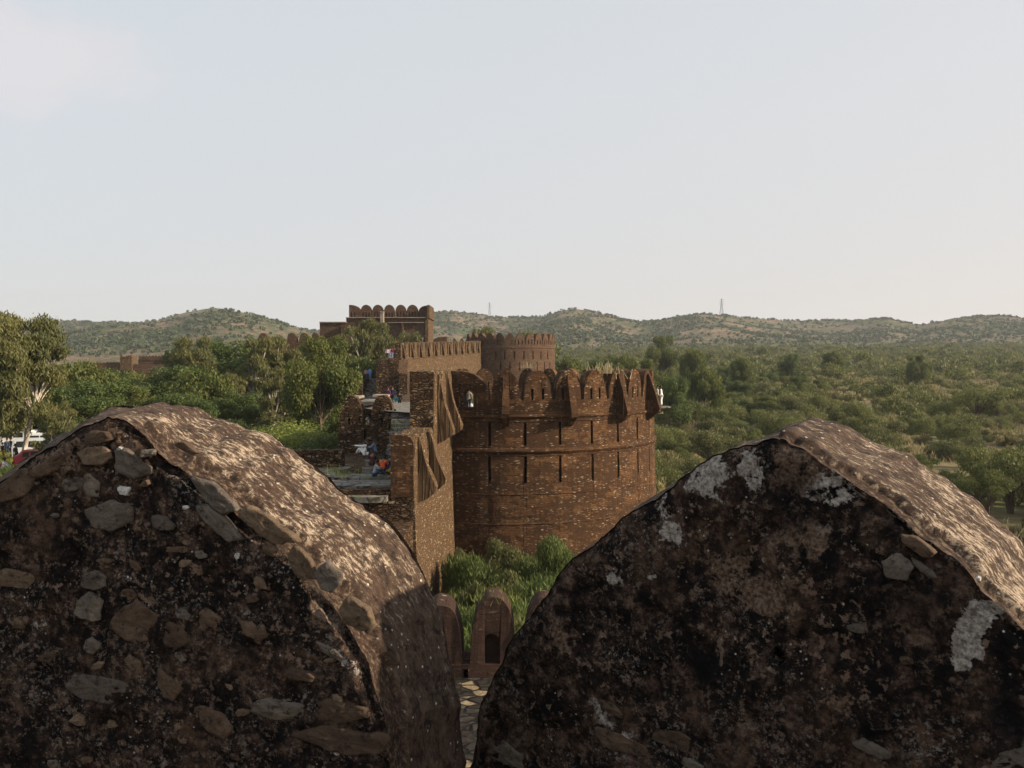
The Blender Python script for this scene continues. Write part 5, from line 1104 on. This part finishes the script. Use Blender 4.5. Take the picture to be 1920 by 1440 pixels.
# ================================================================== vehicles
M['glass']=simple('dark_window_glass',(.02,.025,.03),.12,0,.6,.05); M['tyre']=simple('black_tyre',(.02,.02,.02),.8); M['rim']=simple('wheel_rim',(.4,.4,.4),.4,.7); M['lampw']=simple('clear_lamp',(.7,.7,.65),.2); M['lampr']=simple('red_lamp',(.5,.03,.02),.3)
def car(loc,face,kind,colr,label,name,cat='car',group=None):
    paint=simple('paint_%d'%len(bpy.data.materials),colr,.35,0,.5,.04,2); root=empty(name,loc,-R_(face)); tag(root,label,cat,group)
    # profiles: forward=+Y. (y,z)
    if kind=='van': L,W_,body,cab,wh_=4.6,1.75,[(-2.3,.35),(-2.32,1.15),(-2.2,1.9),(-1.9,1.98),(.9,1.98),(1.35,1.75),(1.95,1.12),(2.28,.95),(2.3,.4)],(1.22,1.78,-2.1,1.35),(-1.45,1.5)
    elif kind=='bus': L,W_,body,cab,wh_=6.6,2.1,[(-3.3,.4),(-3.32,1.4),(-3.2,2.5),(-2.9,2.6),(2.5,2.6),(2.95,2.4),(3.2,1.5),(3.3,1.2),(3.3,.45)],(1.45,2.25,-3.05,2.9),(-2.1,2.3)
    elif kind=='jeep': L,W_,body,cab,wh_=4.2,1.75,[(-2.1,.45),(-2.1,1.1),(-2.0,1.8),(-1.8,1.85),(.3,1.85),(.75,1.2),(1.95,1.08),(2.1,.95),(2.1,.5)],(1.18,1.68,-1.9,.5),(-1.3,1.35)
    elif kind=='pickup': L,W_,body,cab,wh_=4.8,1.7,[(-2.4,.45),(-2.4,1.05),(-.5,1.05),(-.4,1.65),(-.2,1.72),(.7,1.72),(1.25,1.1),(2.3,.98),(2.4,.5)],(1.12,1.6,-.35,1.0),(-1.5,1.55)
    else: L,W_,body,cab,wh_=3.9,1.6,[(-1.95,.35),(-1.95,.95),(-1.75,1.05),(-1.35,1.42),(-.9,1.5),(.3,1.48),(1.0,.98),(1.75,.85),(1.95,.7),(1.95,.35)],(.97,1.38,-1.45,.75),(-1.2,1.25)
    mb=MB(); n=len(body); hw=W_/2
    secs=[(-hw,.0,.90),(-hw+.04,0,.985),(-hw+.16,0,1.0),(hw-.16,0,1.0),(hw-.04,0,.985),(hw,0,.90)]
    cy,cz=sum(p[0] for p in body)/n,.8
    rings=[[Vector((x,cy+(y-cy)*sc,z if z<1.0 else 1.0+(z-1.0)*(sc if sc>.95 else .96))) for y,z in body] for x,_,sc in secs]
    for a,c in zip(rings[:-1],rings[1:]):
        for i in range(n): mb.face([a[i],a[(i+1)%n],c[(i+1)%n],c[i]])
    mb.face(rings[0]); mb.face(rings[-1][::-1]); mb.build('body',paint,root,weld=True)
    z0,z1,y0,y1=cab; nw=4 if kind=='bus' else 3
    for s_ in (-1,1):
        for k in range(nw):
            a=y0+.12+(y1-y0-.2)*k/nw; c=y0+.12+(y1-y0-.2)*(k+1)/nw-.12; x=s_*(hw+.012); m2=MB(); q=[(a,z0),(c,z0),(c-(0.22 if k==nw-1 else 0),z1),(a+(.12 if k==0 else 0),z1)]
            m2.prism(q,lambda u,v,w_,x=x,s_=s_: Vector((x-s_*w_,u,v)),0,.03); m2.build('side_window',M['glass'],root)
    m2=MB(); fy=[p for p in body if p[1]>z0-.1 and p[0]>0]; 
    m2.prism([(y1-.02,z1+.02),(y1+.35,z0-.02),(y1+.39,z0-.0),(y1+.03,z1+.05)],lambda u,v,w_: Vector((w_,u,v)),-hw+.15,hw-.15); m2.build('windscreen',M['glass'],root)
    m2=MB(); m2.box(-hw+.2,hw-.2,-L/2-.025,-L/2+.03,z0,z1-.05); m2.build('rear_window',M['glass'],root)
    m2=MB(); m2.box(-hw-.02,hw+.02,L/2-.04,L/2+.08,.38,.58); m2.box(-hw-.02,hw+.02,-L/2-.08,-L/2+.04,.38,.58); m2.build('bumper',M['tyre'],root)
    for s_ in (-1,1):
        m2=MB(); m2.tube([(s_*(hw-.25),L/2-.06,.76),(s_*(hw-.25),L/2+.03,.76)],.12,10); m2.build('headlight',M['lampw'],root)
        m2=MB(); m2.box(s_*(hw-.18)-.08,s_*(hw-.18)+.08,-L/2-.04,-L/2+.02,.75,1.0); m2.build('tail_lamp',M['lampr'],root)
        for wy in wh_:
            m2=MB(); m2.tube([(s_*(hw-.22),wy,.34),(s_*(hw+.02),wy,.34)],.34,16); wq=m2.build('wheel',M['tyre'],root)
            m3=MB(); m3.tube([(s_*(hw-.02),wy,.34),(s_*(hw+.03),wy,.34)],.2,12); r_=m3.build('rim',M['rim'],wq)
    return root
for px,Y,f,kd,c,lb,nm,ct in [(12,100,95,'bus',(.72,.66,.52),'cream white minibus behind the pale eucalyptus trunk at the left edge','minibus','bus'),(46,92,80,'van',(.75,.74,.72),'white van right of the pale eucalyptus trunk','van','van'),(74,80,70,'van',(.55,.60,.64),'silver van with long side windows parked in front of the other cars','van','van'),(72,73,62,'hatch',(.30,.015,.035),'dark crimson hatchback at the left merlon outline','car','car'),(96,88,75,'van',(.72,.72,.72),'white van with dark windows behind the silver van','van','van'),(118,100,190,'jeep',(.55,.56,.54),'pale grey jeep facing the viewer beside the merlon','jeep','car'),(112,112,200,'van',(.78,.78,.76),'white boxy vehicle behind the pale grey jeep','van','van'),(56,104,85,'hatch',(.70,.70,.68),'white car in the middle of the car park row','car','car'),(30,112,85,'pickup',(.35,.05,.04),'reddish pickup far back in the car park','pickup','car'),(84,118,85,'hatch',(.6,.62,.62),'light grey car at the far end of the car park','car','car'),(488,112,80,'hatch',(.55,.02,.02),'bright red car in the shade under the trees','car','car'),(516,116,200,'jeep',(.02,.05,.20),'dark blue jeep facing the viewer under the trees','jeep','car'),(447,116,85,'hatch',(.62,.62,.60),'white car under the trees left of the red car','car','car'),(393,118,110,'hatch',(.66,.66,.66),'white car at the left end of the shaded row','car','car'),(374,112,80,'hatch',(.30,.06,.07),'dull red car just above the crest of the left merlon','car','car'),(575,118,85,'van',(.5,.52,.52),'pale van deep in the shade beside the inner parapet','van','van')]:
    car(G_(px,Y),f,kd,c,lb,nm,ct)
# pale path under the trees
pm_=NB('dusty_path'); n=pm_.noise(pm_.pos(),.6,5); pm_.bsdf(pm_.mix(n,(.30,.22,.16),(.42,.33,.25)),.95)
xs=np.linspace(-70,-22,40); X=np.stack([xs]*7); Y=np.stack([100+ (i-3)*1.5+np.sin(xs*.1)*1.0 for i in range(7)]); o=sheet('path',X,Y,gz(X,Y)+.06,pm_.m)
xs=np.linspace(-75,-38,30); X=np.stack([xs]*9); Y=np.stack([88+i*5+xs*0 for i in range(9)]); o=sheet('car_park',X,Y,gz(X,Y)+.04,pm_.m)
# ================================================================== haze
hb=NB('air'); vol=hb.n('ShaderNodeVolumePrincipled',{'Color':(.88,.93,.98,1),'Density':.00011,'Anisotropy':.1}); hb.t.links.new(vol.outputs[0],hb.out.inputs['Volume'])
mb=MB(); mb.box(-3900,3900,-120,3700,-60,200); o=mb.build('haze',hb.m,weld=True); tag(o,'thin pale haze lying over the plain and hills','haze',kind='stuff')
